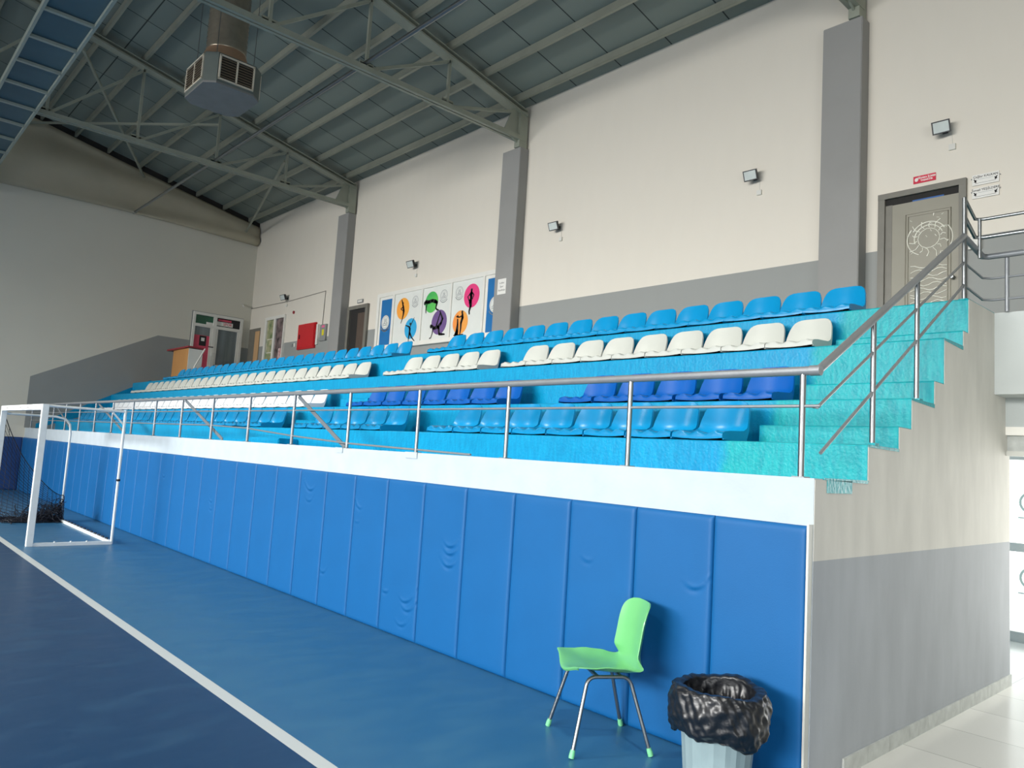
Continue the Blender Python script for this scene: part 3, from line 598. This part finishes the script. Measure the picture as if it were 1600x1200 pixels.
for cz in (4.50, 3.42):
    ring(-1.36, cz, .12, 0, 360); ring(-1.36, cz, .16, 20, 200, .008); ring(-1.36, cz, .20, 30, 150, .009); ring(-1.32, cz - .02, .22, -60, 40, .008); ring(-1.4, cz, .2, 140, 250, .008)
    for k in range(14):
        a = math.radians(k * 360 / 14 + 8); r0, r1 = .13, .19 + .03 * (k % 3)
        m.tube([(-1.36 + r0 * math.cos(a), YW - .018, cz + r0 * math.sin(a)), (-1.36 + (r0 + r1) / 2 * math.cos(a + .12), YW - .021, cz + (r0 + r1) / 2 * math.sin(a + .12)), (-1.36 + r1 * math.cos(a), YW - .018, cz + r1 * math.sin(a))], .007, M['film'], 6)
for k in range(9):
    z = 3.72 + k * .055; m.tube([(-1.56 + .05 * q, YW - .019, z + .02 * math.sin(q * 1.3 + k * 1.7)) for q in range(9)], .007, M['film'], 6)
for k in range(40):
    x = random.uniform(-1.57, -1.16); z = random.choice([random.uniform(3.2, 3.75), random.uniform(4.15, 4.8)]); a = random.uniform(0, 3.1)
    m.tube([(x, YW - .018, z), (x + .03 * math.cos(a), YW - .021, z + .03 * math.sin(a))], .005, M['film'], 5)
for x0, x1, z0, z1 in ((-1.62, -1.12, 3.2, 4.83), (-1.59, -1.15, 3.23, 4.80)):
    m.tube([(x0, YW - .017, z0), (x0, YW - .017, z1), (x1, YW - .017, z1), (x1, YW - .017, z0), (x0, YW - .017, z0)], .006, M['door_m'], 6)
o = ch2(m, 'embossed_panel', par=leaf); o.matrix_parent_inverse = leaf.matrix_parent_inverse.inverted() @ Matrix.Identity(4); o.matrix_parent_inverse = Matrix.Identity(4)
m = MB(); m.tube([(-1.09, YW - .012, 3.98), (-1.09, YW - .05, 3.98), (-1.09, YW - .06, 3.98), (-1.09, YW - .085, 3.98)], .02, M['steel'], 12, radii=[.022, .012, .026, .018]); o = m.build('door_knob', leaf)

def wthing(m, name, label, cat, group=None): return tag(m.build(name, keep=True), label, cat, group)
# signs round the ornate door
m = MB(); wq(m, -1.54, -1.29, 5.205, 5.295, .001, .012, M['redsign']); disc(m, -1.505, 5.25, .020, .024, .013, M['paper'])
text(m, 'SİGARA İÇMEK', .030, M['paper'], (-1.39, YW - .013, 5.265), (1, 0, 0), (0, 0, 1), bold=.0012); text(m, 'YASAKTIR', .030, M['paper'], (-1.39, YW - .013, 5.232), (1, 0, 0), (0, 0, 1), bold=.0012)
wthing(m, 'wall_sign', 'small red sign with white lettering above the ornate grey door', 'sign')
for z0, z1, s, l in ((5.03, 5.155, 'Çağlar KALKAN', 'clear name plate with black lettering right of the door, upper of the two'), (4.875, 4.995, 'İsmail YEŞİLDERE', 'clear name plate with black lettering right of the door, lower of the two')):
    m = MB(); wq(m, -.90, -.63, z0, z1, .012, .017, M['paper']); zc = (z0 + z1) / 2
    text(m, s, .036, M['ink'], (-.765, YW - .018, zc + .035), (1, 0, 0), (0, 0, 1), bold=.0006); wq(m, -.84, -.69, zc + .004, zc + .007, .017, .018, M['logo_grey'])
    wq(m, -.87, -.66, zc - .04, zc - .037, .017, .018, M['ink'])
    for sx in (-1, 1):
        xx = -.765 + sx * .1; stroke(m, [(xx, zc - .01 - .012, .009), (xx + sx * .006, zc - .002, .007), (xx + sx * .018, zc + .008, .004)], .01, .018, M['ink']); stroke(m, [(xx - sx * .012, zc, .003), (xx, zc - .01, .005), (xx + sx * .014, zc - .02, .004)], .01, .018, M['ink'])
        m.tube([(-.765 + sx * .143, YW - .0, zc + .02), (-.765 + sx * .143, YW - .02, zc + .02)], .006, M['steel'], 8)
    wthing(m, 'name_plate', l, 'sign', 'name plates beside the ornate door')
# a small electric box on the concourse wall behind the landing rail
m = MB(); wq(m, -.96 + .03, -.80, 4.28, 4.42, 0, .05, M['white_box']); wthing(m, 'socket_box', 'small cream electric box on the wall behind the landing railing', 'electric box')

# floodlights on the wall, each with its small white box below
def flood(x, z, k, label, lab2):
    s = 1 + .0 * k; t = tag(empty('floodlight', (x, YW, z)), label, 'floodlight', 'small floodlights along the back wall')
    m = MB(); m.box(.06, .10, -.02, 0, -.03, .03, M['lamp_black']); m.box(.075, .085, -.16, 0, -.005, .005, M['lamp_black']); m.build('bracket', t)
    hd = empty_child('lamp_head', t)
    return t
def floodlight(x, z, w, label, box):
    t = tag(empty('floodlight', (x, YW, z)), label, 'floodlight', 'small floodlights along the back wall')
    h = w * .78; c = Matrix.Translation((0, -.15, 0)) @ Matrix.Rotation(math.radians(22), 4, 'X') @ Matrix.Rotation(math.radians(14), 4, 'Z')
    def fl(m, name, par):
        m.v = [tuple(c @ Vector(v)) for v in m.v]; return m.build(name, par)
    m = MB(); m.box(-w / 2, w / 2, -.02, .035, -h / 2, h / 2, M['lamp_black']); 
    for q in range(5): m.box(-w / 2 + .02 + q * (w - .04) / 4 - .004, -w / 2 + .02 + q * (w - .04) / 4 + .004, .035, .055, -h / 2 + .02, h / 2 - .02, M['lamp_black'])
    hs = fl(m, 'lamp_housing', t)
    m = MB(); m.box(-w / 2 + .014, w / 2 - .014, -.024, -.0205, -h / 2 + .014, h / 2 - .014, M['lamp_glass']); fl(m, 'lamp_glass', hs)
    m = MB(); m.box(-.03, .03, -.012, 0, -.03, .03, M['lamp_black']); m.bar((0, -.005, 0), (0, -.12, 0), .03, .012, M['lamp_black']); m.build('bracket', t)
    m = MB(); wq(m, x + box[0] - .035, x + box[0] + .035, box[1] - .035, box[1] + .035, 0, .03, M['white_box']); m.tube([(x + box[0], YW - .004, box[1] + .035), (x + box[0] - .01, YW - .004, z - .05)], .004, M['white_box'], 6)
    wthing(m, 'junction_box', 'small white box below the ' + label.split(' floodlight ')[0] + ' floodlight ' + label.split(' floodlight ')[1].replace('on the wall ', ''), 'junction box', 'junction boxes under the floodlights')
floodlight(-1.19, 5.78, .19, 'black floodlight above the ornate grey door', (.08, 5.56)); floodlight(-3.67, 5.79, .19, 'black floodlight on the wall left of the nearest column', (.07, 5.56)); floodlight(-7.59, 5.79, .19, 'black floodlight on the wall right of the column with the notice', (.07, 5.57))
floodlight(-12.07, 5.76, .2, 'black floodlight above the printed gym window', (.05, 5.52)); floodlight(-18.42, 5.74, .2, 'black floodlight above the poster-covered door', (0, 5.53))

# notice on the column
m = MB(); m.box(-8.94, -8.70, 5.424, 5.429, 4.67, 4.97, M['paper'])
for k, s in enumerate(('Lütfen', 'Spor', 'Ayakkabı')): text(m, s, .055, M['ink'], (-8.82, 5.4235, 4.89 - k * .07), (1, 0, 0), (0, 0, 1))
wthing(m, 'paper_notice', 'white paper notice taped to the column beside the gym window', 'notice')
# dark open doorway left of the window
t = empty('door_2', (-14.4, YW, D[4])); struct(t)
m = MB(); wq(m, -14.86, -14.76, D[4], 5.09, -.02, .06, M['door_f']); wq(m, -14.02, -13.91, D[4], 5.09, -.02, .06, M['door_f']); wq(m, -14.861, -13.909, 5.0, 5.091, -.03, .063, M['door_f']); m.v = [(a + 14.4, b - YW, c - D[4]) for a, b, c in m.v]; m.build('door_frame', t)
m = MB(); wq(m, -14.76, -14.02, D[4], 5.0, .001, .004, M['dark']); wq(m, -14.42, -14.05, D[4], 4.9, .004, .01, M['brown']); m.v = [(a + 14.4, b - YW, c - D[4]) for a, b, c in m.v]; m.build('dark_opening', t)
m = MB(); wq(m, -14.47, -14.22, 5.15, 5.24, .0, .03, M['grey_box']); wq(m, -14.44, -14.25, 5.17, 5.22, .03, .031, M['white_box']); wthing(m, 'exit_sign', 'small grey box sign above the open dark doorway', 'sign')
# fire cabinet and electric cabinet
t = tag(empty('fire_cabinet', (-17.0, YW, 4.52)), 'red fire hose cabinet on the back wall left of the far column', 'fire cabinet')
m = MB(); m.box(-.5, .5, -.05, 0, -.35, .35, M['red']); m.build('cabinet_body', t, bevel=.008)
m = MB(); m.box(-.46, .46, -.064, -.0505, -.31, .31, M['red']); cd = m.build('cabinet_door', t, bevel=.004); m = MB(); m.box(-.36, -.33, -.08, -.065, -.06, .06, M['black']); m.build('handle', cd)
t = tag(empty('electric_cabinet', (-16.07, YW, 4.55)), 'grey electric cabinet with yellow warning label beside the far column', 'electric cabinet')
m = MB(); m.box(-.18, .15, -.05, 0, -.22, .22, M['grey_box']); m.build('cabinet_body', t, bevel=.005); m = MB(); m.box(-.05, .06, -.053, -.0505, -.08, .08, M['yellow']); m.box(-.08, .08, -.053, -.0505, .13, .19, M['pinks']); m.build('warning_label', t)
m = MB(); m.box(-16.45, -16.35, 5.60, YW, 4.25, 4.80, M['white_box']); wthing(m, 'cable_duct', 'white plastic cable duct between the red cabinet and grey cabinet', 'cable duct')
m = MB(); wq(m, -17.92, -17.83, 4.29, 4.37, 0, .02, M['grey_box']); wthing(m, 'wall_switch', 'grey wall switch beside the poster-covered door', 'switch'); m = MB(); wq(m, -17.76, -17.66, 4.28, 4.38, 0, .02, M['white_box']); wthing(m, 'wall_socket', 'white wall switch left of the red fire cabinet', 'switch')
m = MB(); disc(m, 0, 0, 0, 0, 0, M['red']) if 0 else m.tube([(-17.94, YW, 5.28), (-17.94, YW - .03, 5.28)], .045, M['redtop'], 16); wthing(m, 'fire_alarm', 'small round red fire alarm above the red cabinet', 'fire alarm')
m = MB(); m.tube([(XL, YW - .012, 5.69), (-18.3, YW - .012, 5.64), (-16.17, YW - .012, 5.68), (-16.2, YW - .012, 4.77)], .008, M['cable'], 6); wthing(m, 'wall_cable', 'thin grey cable running along the wall to the electric cabinet', 'cable')
# poster door and wooden opening
t = empty('door_3', (-19.05, YW, D[4])); struct(t)
def loc3(m, name, par=None, org=(-19.05, YW, D[4])): m.v = [(a - org[0], b - org[1], c - org[2]) for a, b, c in m.v]; return m.build(name, par or t, keep=True)
m = MB()
for x0, x1 in ((-19.68, -19.55), (-19.08, -18.96), (-18.44, -18.39)): wq(m, x0, x1, D[4], 5.27, 0, .06, M['white_pvc'])
wq(m, -19.681, -18.389, 5.18, 5.271, -.01, .063, M['white_pvc']); loc3(m, 'door_frame')
m = MB(); wq(m, -19.55, -19.08, D[4], 5.18, .01, .02, M['poster_g']); wq(m, -19.50, -19.12, 4.2, 4.62, .02, .022, M['white_pvc']); wq(m, -19.48, -19.14, 4.22, 4.6, .022, .024, M['poster_g']); loc3(m, 'poster_pane')
m = MB(); wq(m, -18.96, -18.44, D[4], 5.18, .01, .02, M['poster_k']); wq(m, -18.7, -18.46, 3.3, 4.3, .02, .022, M['poster_r']); loc3(m, 'poster_pane')
t = empty('door_4', (-20.45, YW, D[4])); struct(t)
m = MB(); wq(m, XL + .01, -20.07, D[4], 5.03, .001, .004, M['door_f']); wq(m, -20.40, -20.10, D[4], 4.93, .004, .02, M['wood']); loc3(m, 'door_leaf', t, (-20.45, YW, D[4]))
# double door in the far wall
t = empty('door_5', (XL, 4.65, D[4])); struct(t)
def fx(m, y0, y1, z0, z1, d0, d1, mt): m.box(d0, d1, y0 - 4.65, y1 - 4.65, z0 - D[4], z1 - D[4], mt)
m = MB()
for y0, y1 in ((3.9, 3.97), (4.50, 4.60), (5.32, 5.40)): fx(m, y0, y1, D[4], 5.31, .004, .07, M['white_pvc'])
for z0, z1 in ((5.23, 5.311), (4.88, 4.97)): fx(m, 3.899, 5.401, z0, z1, -.01, .073, M['white_pvc'])
fx(m, 3.87, 5.43, D[4], 5.335, .0042, .006, M['grey_box']); m.build('door_frame', t)
m = MB(); fx(m, 3.97, 4.5, 4.97, 5.23, .01, .02, M['dgreen']); fx(m, 4.3, 4.5, 4.97, 5.05, .02, .022, M['paper']); m.build('transom_pane', t)
m = MB(); fx(m, 4.6, 5.32, 4.97, 5.23, .01, .02, M['black']); fx(m, 4.62, 5.1, 5.0, 5.12, .02, .023, M['paper']); fx(m, 4.65, 5.05, 5.14, 5.2, .02, .022, M['curtain']); text(m, 'SPOR', .11, M['curtain'], (.024, .29, 5.06 - D[4]), (0, 1, 0), (0, 0, 1), bold=.002); m.build('transom_pane', t)
m = MB(); fx(m, 3.97, 4.5, D[4], 4.88, .01, .03, M['glass']); fx(m, 3.98, 4.48, 3.5, 4.63, .03, .034, M['curtain']); fx(m, 4.14, 4.34, 4.32, 4.62, .034, .037, M['black']); fx(m, 4.19, 4.29, 4.46, 4.56, .037, .038, M['paper']); fx(m, 4.43, 4.5, D[4], 4.88, .03, .06, M['white_pvc']); lf = m.build('door_leaf', t)
m = MB(); fx(m, 4.4, 4.55, 4.3, 4.325, .06, .1, M['black']); m.build('handle', lf)
m = MB(); fx(m, 4.6, 5.32, D[4], 4.88, .01, .03, M['glass'])
for y0, y1 in ((4.6, 4.66), (5.25, 5.32)): fx(m, y0, y1, D[4], 4.88, .03, .06, M['white_pvc'])
fx(m, 4.6, 5.32, D[4], 3.8, .03, .06, M['white_pvc']); m.build('door_leaf', t)
m = MB(); fx(m, 4.52, 4.64, 4.05, 4.15, .07, .1, M['white_box']); m.build('lock_box', t)
m = MB(); m.tube([(XL, 5.37, 5.76), (XL + .06, 5.37, 5.74), (XL + .12, 5.33, 5.70)], .03, M['white_box'], 10); wthing(m, 'security_camera', 'small white security camera in the far corner above the double door', 'camera')
# lectern at the far end of the concourse
t = tag(empty('lectern', (-19.6, 3.42, D[4])), 'orange-wood lectern with a dark red top at the far end of the stand', 'lectern')
m = MB(); m.box(-.62, .58, -.17, -.15, 0, .98, M['ply']); m.build('front_panel', t)
m = MB(); m.box(.58, .60, -.17, .2, 0, .97, M['board']); m.build('side_panel', t); m = MB(); m.box(-.62, -.60, -.15, .2, 0, .97, M['board']); m.build('side_panel', t)
m = MB(); m.prism([(-.85, -.28, .97), (.62, -.2, 1.0), (.62, .22, .99), (-.85, .22, .97)], (0, 0, .04), M['redtop']); m.build('top', t)
m = MB(); m.tube([(.64, -.1, .0), (.66, .0, .5), (.75, .2, 1.0)], .02, M['white_box'], 8); m.build('microphone_stand', t)
m = MB()
for k in range(5): m.box(-18.7 + k * .22, -18.5 + k * .22, 3.0, 3.25, D[4], D[4] + .27 + .03 * (k % 2), M['black'])
tag(m.build('black_bag', bevel=.03), 'black bag lying on the concourse behind the top row, beside the lectern', 'bag')

# entrance glass door seen past the end wall
t = empty('door_6', (.3, YW, 0)); struct(t)
m = MB()
for x in (-1.28, -.66, .12, .95, 1.82): m.box(x - .3 - .03, x - .3 + .06, -.02, .04, 0, 2.2, M['alu'])
for z0, z1 in ((.0, .1), (.93, 1.02), (1.9, 2.0), (2.12, 2.2)): m.box(-1.601, 1.601, -.023, .03, z0, z1, M['alu'])
m.build('door_frame', t)
m = MB(); m.box(-1.6, 1.6, .05, .06, 0, 1.95, M['bright']); m.box(-1.6, 1.6, .05, .06, 1.95, 2.2, M['concrete']); m.build('frosted_pane', t)
m = MB()
for cx in (-.645, .05, .75, 1.4):
    for cz in (1.45, .66):
        for ro, ri in ((.12, .095), (.075, .0)):
            for k in range(24):
                a, b = 2 * math.pi * k / 24, 2 * math.pi * (k + 1) / 24
                m.poly([(cx + q * math.cos(w), .045, cz + q * math.sin(w)) for q, w in ((ro, a), (ro, b), (ri, b), (ri, a))] if ri else [(cx, .045, cz), (cx + ro * math.cos(a), .045, cz + ro * math.sin(a)), (cx + ro * math.cos(b), .045, cz + ro * math.sin(b))], M['film_logo'])
        stroke_y = .043
        m.box(cx - .13, cx + .13, .044, .0445, cz - .17, cz - .155, M['film_logo'])
m.build('window_film', t)
m = MB(); m.box(.003, XR, 3.40, 3.50, 2.03, 2.10, M['white_pvc']); m.box(.003, XR, 3.42, 3.48, 1.86, 1.90, M['alu']); m.box(.003, XR, 3.445, 3.455, 1.90, 2.03, M['skirt']); struct(m.build('trim_2'))

# ------------------------------------------------------------------ goal
t = tag(empty('futsal_goal', (-10.1, -1.6, 0)), 'white futsal goal standing on the touchline with a torn black net', 'goal')
GH = 1.93; GW = 3.15; GD = 1.02
def gb(name, a, b, w): m = MB(); m.bar(a, b, w, w, M['goal']); return m.build(name, t, bevel=.004)
m = MB(); m.box(-.04, .04, -.04, .04, 0, GH, M['goal']); m.build('goal_post', t, bevel=.004)
m = MB(); m.box(-GW - .04, -GW + .04, -.04, .04, 0, GH, M['goal']); m.build('goal_post', t, bevel=.004)
m = MB(); m.box(-GW + .04, -.04, -.04, .04, GH - .08, GH, M['goal'])
for k in range(5): m.box(-.5 - k * .55, -.35 - k * .55, -.0415, -.0405, GH - .045, GH - .037, M['cable'])
m.build('crossbar', t)
m = MB(); m.tube([(0, .04, GH - .02), (0, GD, GH - .02)], .018, M['goal'], 8); m.bar((0, GD - .18, GH - .03), (0, GD, GH - .22), .02, .02, M['goal']); m.build('roof_bar', t)
m = MB(); m.tube([(0, GD, GH - .0), (.0, GD, .03)], .021, M['goal'], 8); m.tube([(0, GD, .93), (0, GD, .90)], .028, M['net'], 8); m.build('rear_post', t)
m = MB(); m.tube([(-GW, .04, GH - .12), (-GW, GD - .25, GH - .12), (-GW, GD - .1, GH - .15), (-GW, GD - .02, GH - .24), (-GW, GD, GH - .4), (-GW, GD, .03)], .019, M['goal'], 8); m.build('rear_post', t)
m = MB(); m.box(-.025, .025, .04, GD, 0, .045, M['goal']); 
for q in (.3, .5, .7): m.tube([(0, q, .045), (0, q, .06)], .012, M['goal'], 6)
m.build('ground_bar', t)
m = MB(); m.box(-GW - .025, -GW + .025, .04, GD, 0, .045, M['goal']); m.build('ground_bar', t)
m = MB(); m.box(-GW, 0, GD - .02, GD + .02, 0, .045, M['goal']); m.build('ground_bar', t)
# net: knotted strings hanging at the far side of the goal, bunched on the ground
m = MB(); rnd = random.Random(3)
def netq(u, v):
    top = 1.28 * (1 - u) ** 1.7 + .44
    return Vector((-GW + .12 * math.sin(u * 7 + 3 * v) * v + .30 * math.sin(math.pi * u) * (1 - v), .04 + u * (GD - .02), .03 + v * (top - .03)))
for i in range(15):
    m.tube([netq(i / 14, k / 12) for k in range(13)], .0035, M['net'], 4, caps=False)
for j in range(24):
    m.tube([netq(k / 12, (j / 23) ** 1.35) for k in range(13)], .0035, M['net'], 4, caps=False)
m.tube([netq(k / 16, 1) for k in range(17)], .007, M['net'], 5)
for k in range(420):
    u = rnd.random() ** .6; x0 = -GW + rnd.uniform(-.12, .22); y0 = .06 + u * (GD - .04); z0 = rnd.uniform(.02, .06 + .40 * max(0, u - .45) / .55 * rnd.random() ** .5)
    pts = [Vector((x0, y0, z0))]; dr = Vector((rnd.uniform(-.3, .3), rnd.uniform(-1, 1), rnd.uniform(-.6, .6))).normalized() * .045
    for q in range(7):
        dr = (dr + Vector((rnd.uniform(-.02, .02), rnd.uniform(-.02, .02), rnd.uniform(-.025, .015)))).normalized() * .04
        p = pts[-1] + dr; p.z = max(.012, min(p.z, .46)); p.y = max(.05, min(p.y, GD - .01)); pts.append(p)
    m.tube(pts, rnd.choice((.003, .004, .006)), M['net'], 4)
m.tube([Vector((-GW + .03 * math.sin(k * 2), .04 + k * (GD - .02) / 12, .05 + .015 * math.sin(k * 3))) for k in range(13)], .036, M['net'], 7)
for k in range(14): m.tube([(-GW + .1 + k * .21, GD, .05), (-GW + .16 + k * .21, GD + .015, .055), (-GW + .2 + k * .21, GD, .05)], .010, M['net'], 5)
n = m.build('net', t); n['label'] = 'torn black net sagging at the far side'

# ------------------------------------------------------------------ green chair
t = tag(empty('plastic_chair', (-1.075, -.345, 0), math.radians(-30.5)), 'mint-green plastic chair with chrome tube legs standing by the blue mats', 'chair')
CP = [(-.215, .420, .205), (-.222, .434, .212), (-.205, .444, .215), (-.14, .440, .218), (-.05, .428, .218), (.05, .418, .212), (.12, .418, .205), (.172, .434, .200), (.200, .478, .193), (.210, .545, .188), (.220, .61, .187), (.231, .68, .186), (.243, .735, .181), (.251, .770, .163), (.257, .792, .128), (.260, .800, .08)]
def cr(k):
    i = min(int(k), len(CP) - 2); f = k - i; g = lambda q: CP[max(0, min(len(CP) - 1, q))]
    return [.5 * (2 * g(i)[c] + (g(i + 1)[c] - g(i - 1)[c]) * f + (2 * g(i - 1)[c] - 5 * g(i)[c] + 4 * g(i + 1)[c] - g(i + 2)[c]) * f * f + (3 * g(i)[c] - g(i - 1)[c] - 3 * g(i + 1)[c] + g(i + 2)[c]) * f ** 3) for c in range(3)]
def shell(a, b, name):
    m = MB()
    def fn(u, v):
        y, z, w = cr(a + v * (b - a)); s = 2 * u - 1
        seatness = max(0, min(1, (.47 - z) / .04)); seatness = seatness * seatness * (3 - 2 * seatness)
        fr = max(0, (-.10 - y) / .12)
        z0 = z; z += seatness * (.040 * abs(s) ** 4 * min(1, (y + .235) / .2) * max(0, min(1, (.20 - y) / .12)) + .008 * s * s); z -= .020 * math.cos(math.pi * s) * fr; y -= .014 * math.cos(math.pi * s) * fr
        back = max(0, min(1, (z0 - .43) / .09)); back = back * back * (3 - 2 * back); y -= .066 * back * abs(s * w / .195) ** 2.4
        return (s * w, y, z)
    m.grid(fn, 40, (b - a) * 4, M['chair']); o = m.build(name, t, thick=.006)
    for p in o.data.polygons: p.use_smooth = True
    o.data.set_sharp_from_angle(angle=math.radians(50))
shell(0, 8, 'seat'); shell(8, 15, 'backrest')
def arc(pts, n=5, r=.05):
    out = [Vector(pts[0])]
    for i in range(1, len(pts) - 1):
        p = Vector(pts[i]); a = (Vector(pts[i - 1]) - p).normalized() * r + p; b = (Vector(pts[i + 1]) - p).normalized() * r + p
        for k in range(n + 1): q = k / n; out.append(a.lerp(p, q).lerp(p.lerp(b, q), q))
    out.append(Vector(pts[-1])); return out
for s in (-1, 1):
    F, A_, B_, G = (s * .245, -.225, .025), (s * .165, -.130, .406), (s * .165, .115, .406), (s * .235, .225, .025)
    full = arc([F, A_, B_, G], 6, .05); mid = Vector(A_).lerp(Vector(B_), .5)
    m = MB(); m.tube([p for p in full if p.y < mid.y] + [mid], .011, M['steel'], 10); legs_ = [m.build('leg', t)]
    m = MB(); m.tube([mid] + [p for p in full if p.y > mid.y], .011, M['steel'], 10); legs_.append(m.build('leg', t))
    for (P_, Q_), lg in zip(((F, A_), (G, B_)), legs_[-2:]):
        d = (Vector(P_) - Vector(Q_)).normalized(); m = MB(); m.tube([Vector(P_) - d * .02, Vector(P_) + d * .005, Vector(P_) + d * .023], .015, M['cap'], 10, radii=[.013, .016, .015]); m.build('foot_cap', lg)
m = MB(); m.bar((-.17, -.07, .404), (.17, -.07, .404), .02, .012, M['steel']); m.bar((-.17, .07, .404), (.17, .07, .404), .02, .012, M['steel']); m.build('cross_bar', t)

# ------------------------------------------------------------------ bin
BX, BY = -.275, -.375
t = tag(empty('waste_bin', (BX, BY, 0)), 'grey ribbed plastic waste bin by the mats near the corner', 'bin')
m = MB(); m.lathe([(.0, .005), (.150, .005), (.155, .02), (.190, .47), (.200, .475), (.200, .492), (.192, .492), (.183, .47), (.15, .03), (0, .03)], 0, 0, M['bin'], 40, .02); m.build('bin_body', t)
m = MB(); rnd = random.Random(5); ph = [rnd.uniform(0, 6.28) for _ in range(12)]
BPR = [(.03, .12), (.12, .13), (.150, .20), (.158, .32), (.166, .42), (.180, .49), (.200, .520), (.222, .520), (.238, .495), (.247, .45), (.248, .40), (.244, .36), (.234, .325), (.219, .298), (.206, .288)]
def bagf(u, v):
    a = u * 2 * math.pi; k = v * (len(BPR) - 1); i = min(int(k), len(BPR) - 2); f = k - i; r = BPR[i][0] * (1 - f) + BPR[i + 1][0] * f; z = BPR[i][1] * (1 - f) + BPR[i + 1][1] * f
    out = max(0, (v - .3) / .7)
    w = .0035 * math.sin(7 * a + ph[0] + 9 * v) + .003 * math.sin(13 * a + ph[1] - 16 * v) + .0028 * math.sin(21 * a + ph[2] + 27 * v) + .003 * math.sin(4 * a + 38 * v + ph[3]) + .0018 * math.sin(33 * a - 50 * v) + .0016 * math.sin(9 * a + 70 * v + ph[7])
    z += (.012 * math.sin(2 * a + ph[4]) + .007 * math.sin(5 * a + ph[5])) * (1 if v > .3 else 0) * (.4 + 1.4 * out) + .002 * math.sin(23 * a + ph[6])
    r += w * (1 if v > .2 else .6)
    if z < .5 and v > .55: r = max(r, .206)
    if v < .42: r = min(r, .178)
    return (r * math.cos(a), r * math.sin(a), z)
m.grid(bagf, 220, 70, M['bag']); b = m.build('bin_liner', t, keep=True); b['label'] = 'crinkled black bin bag folded over the rim'
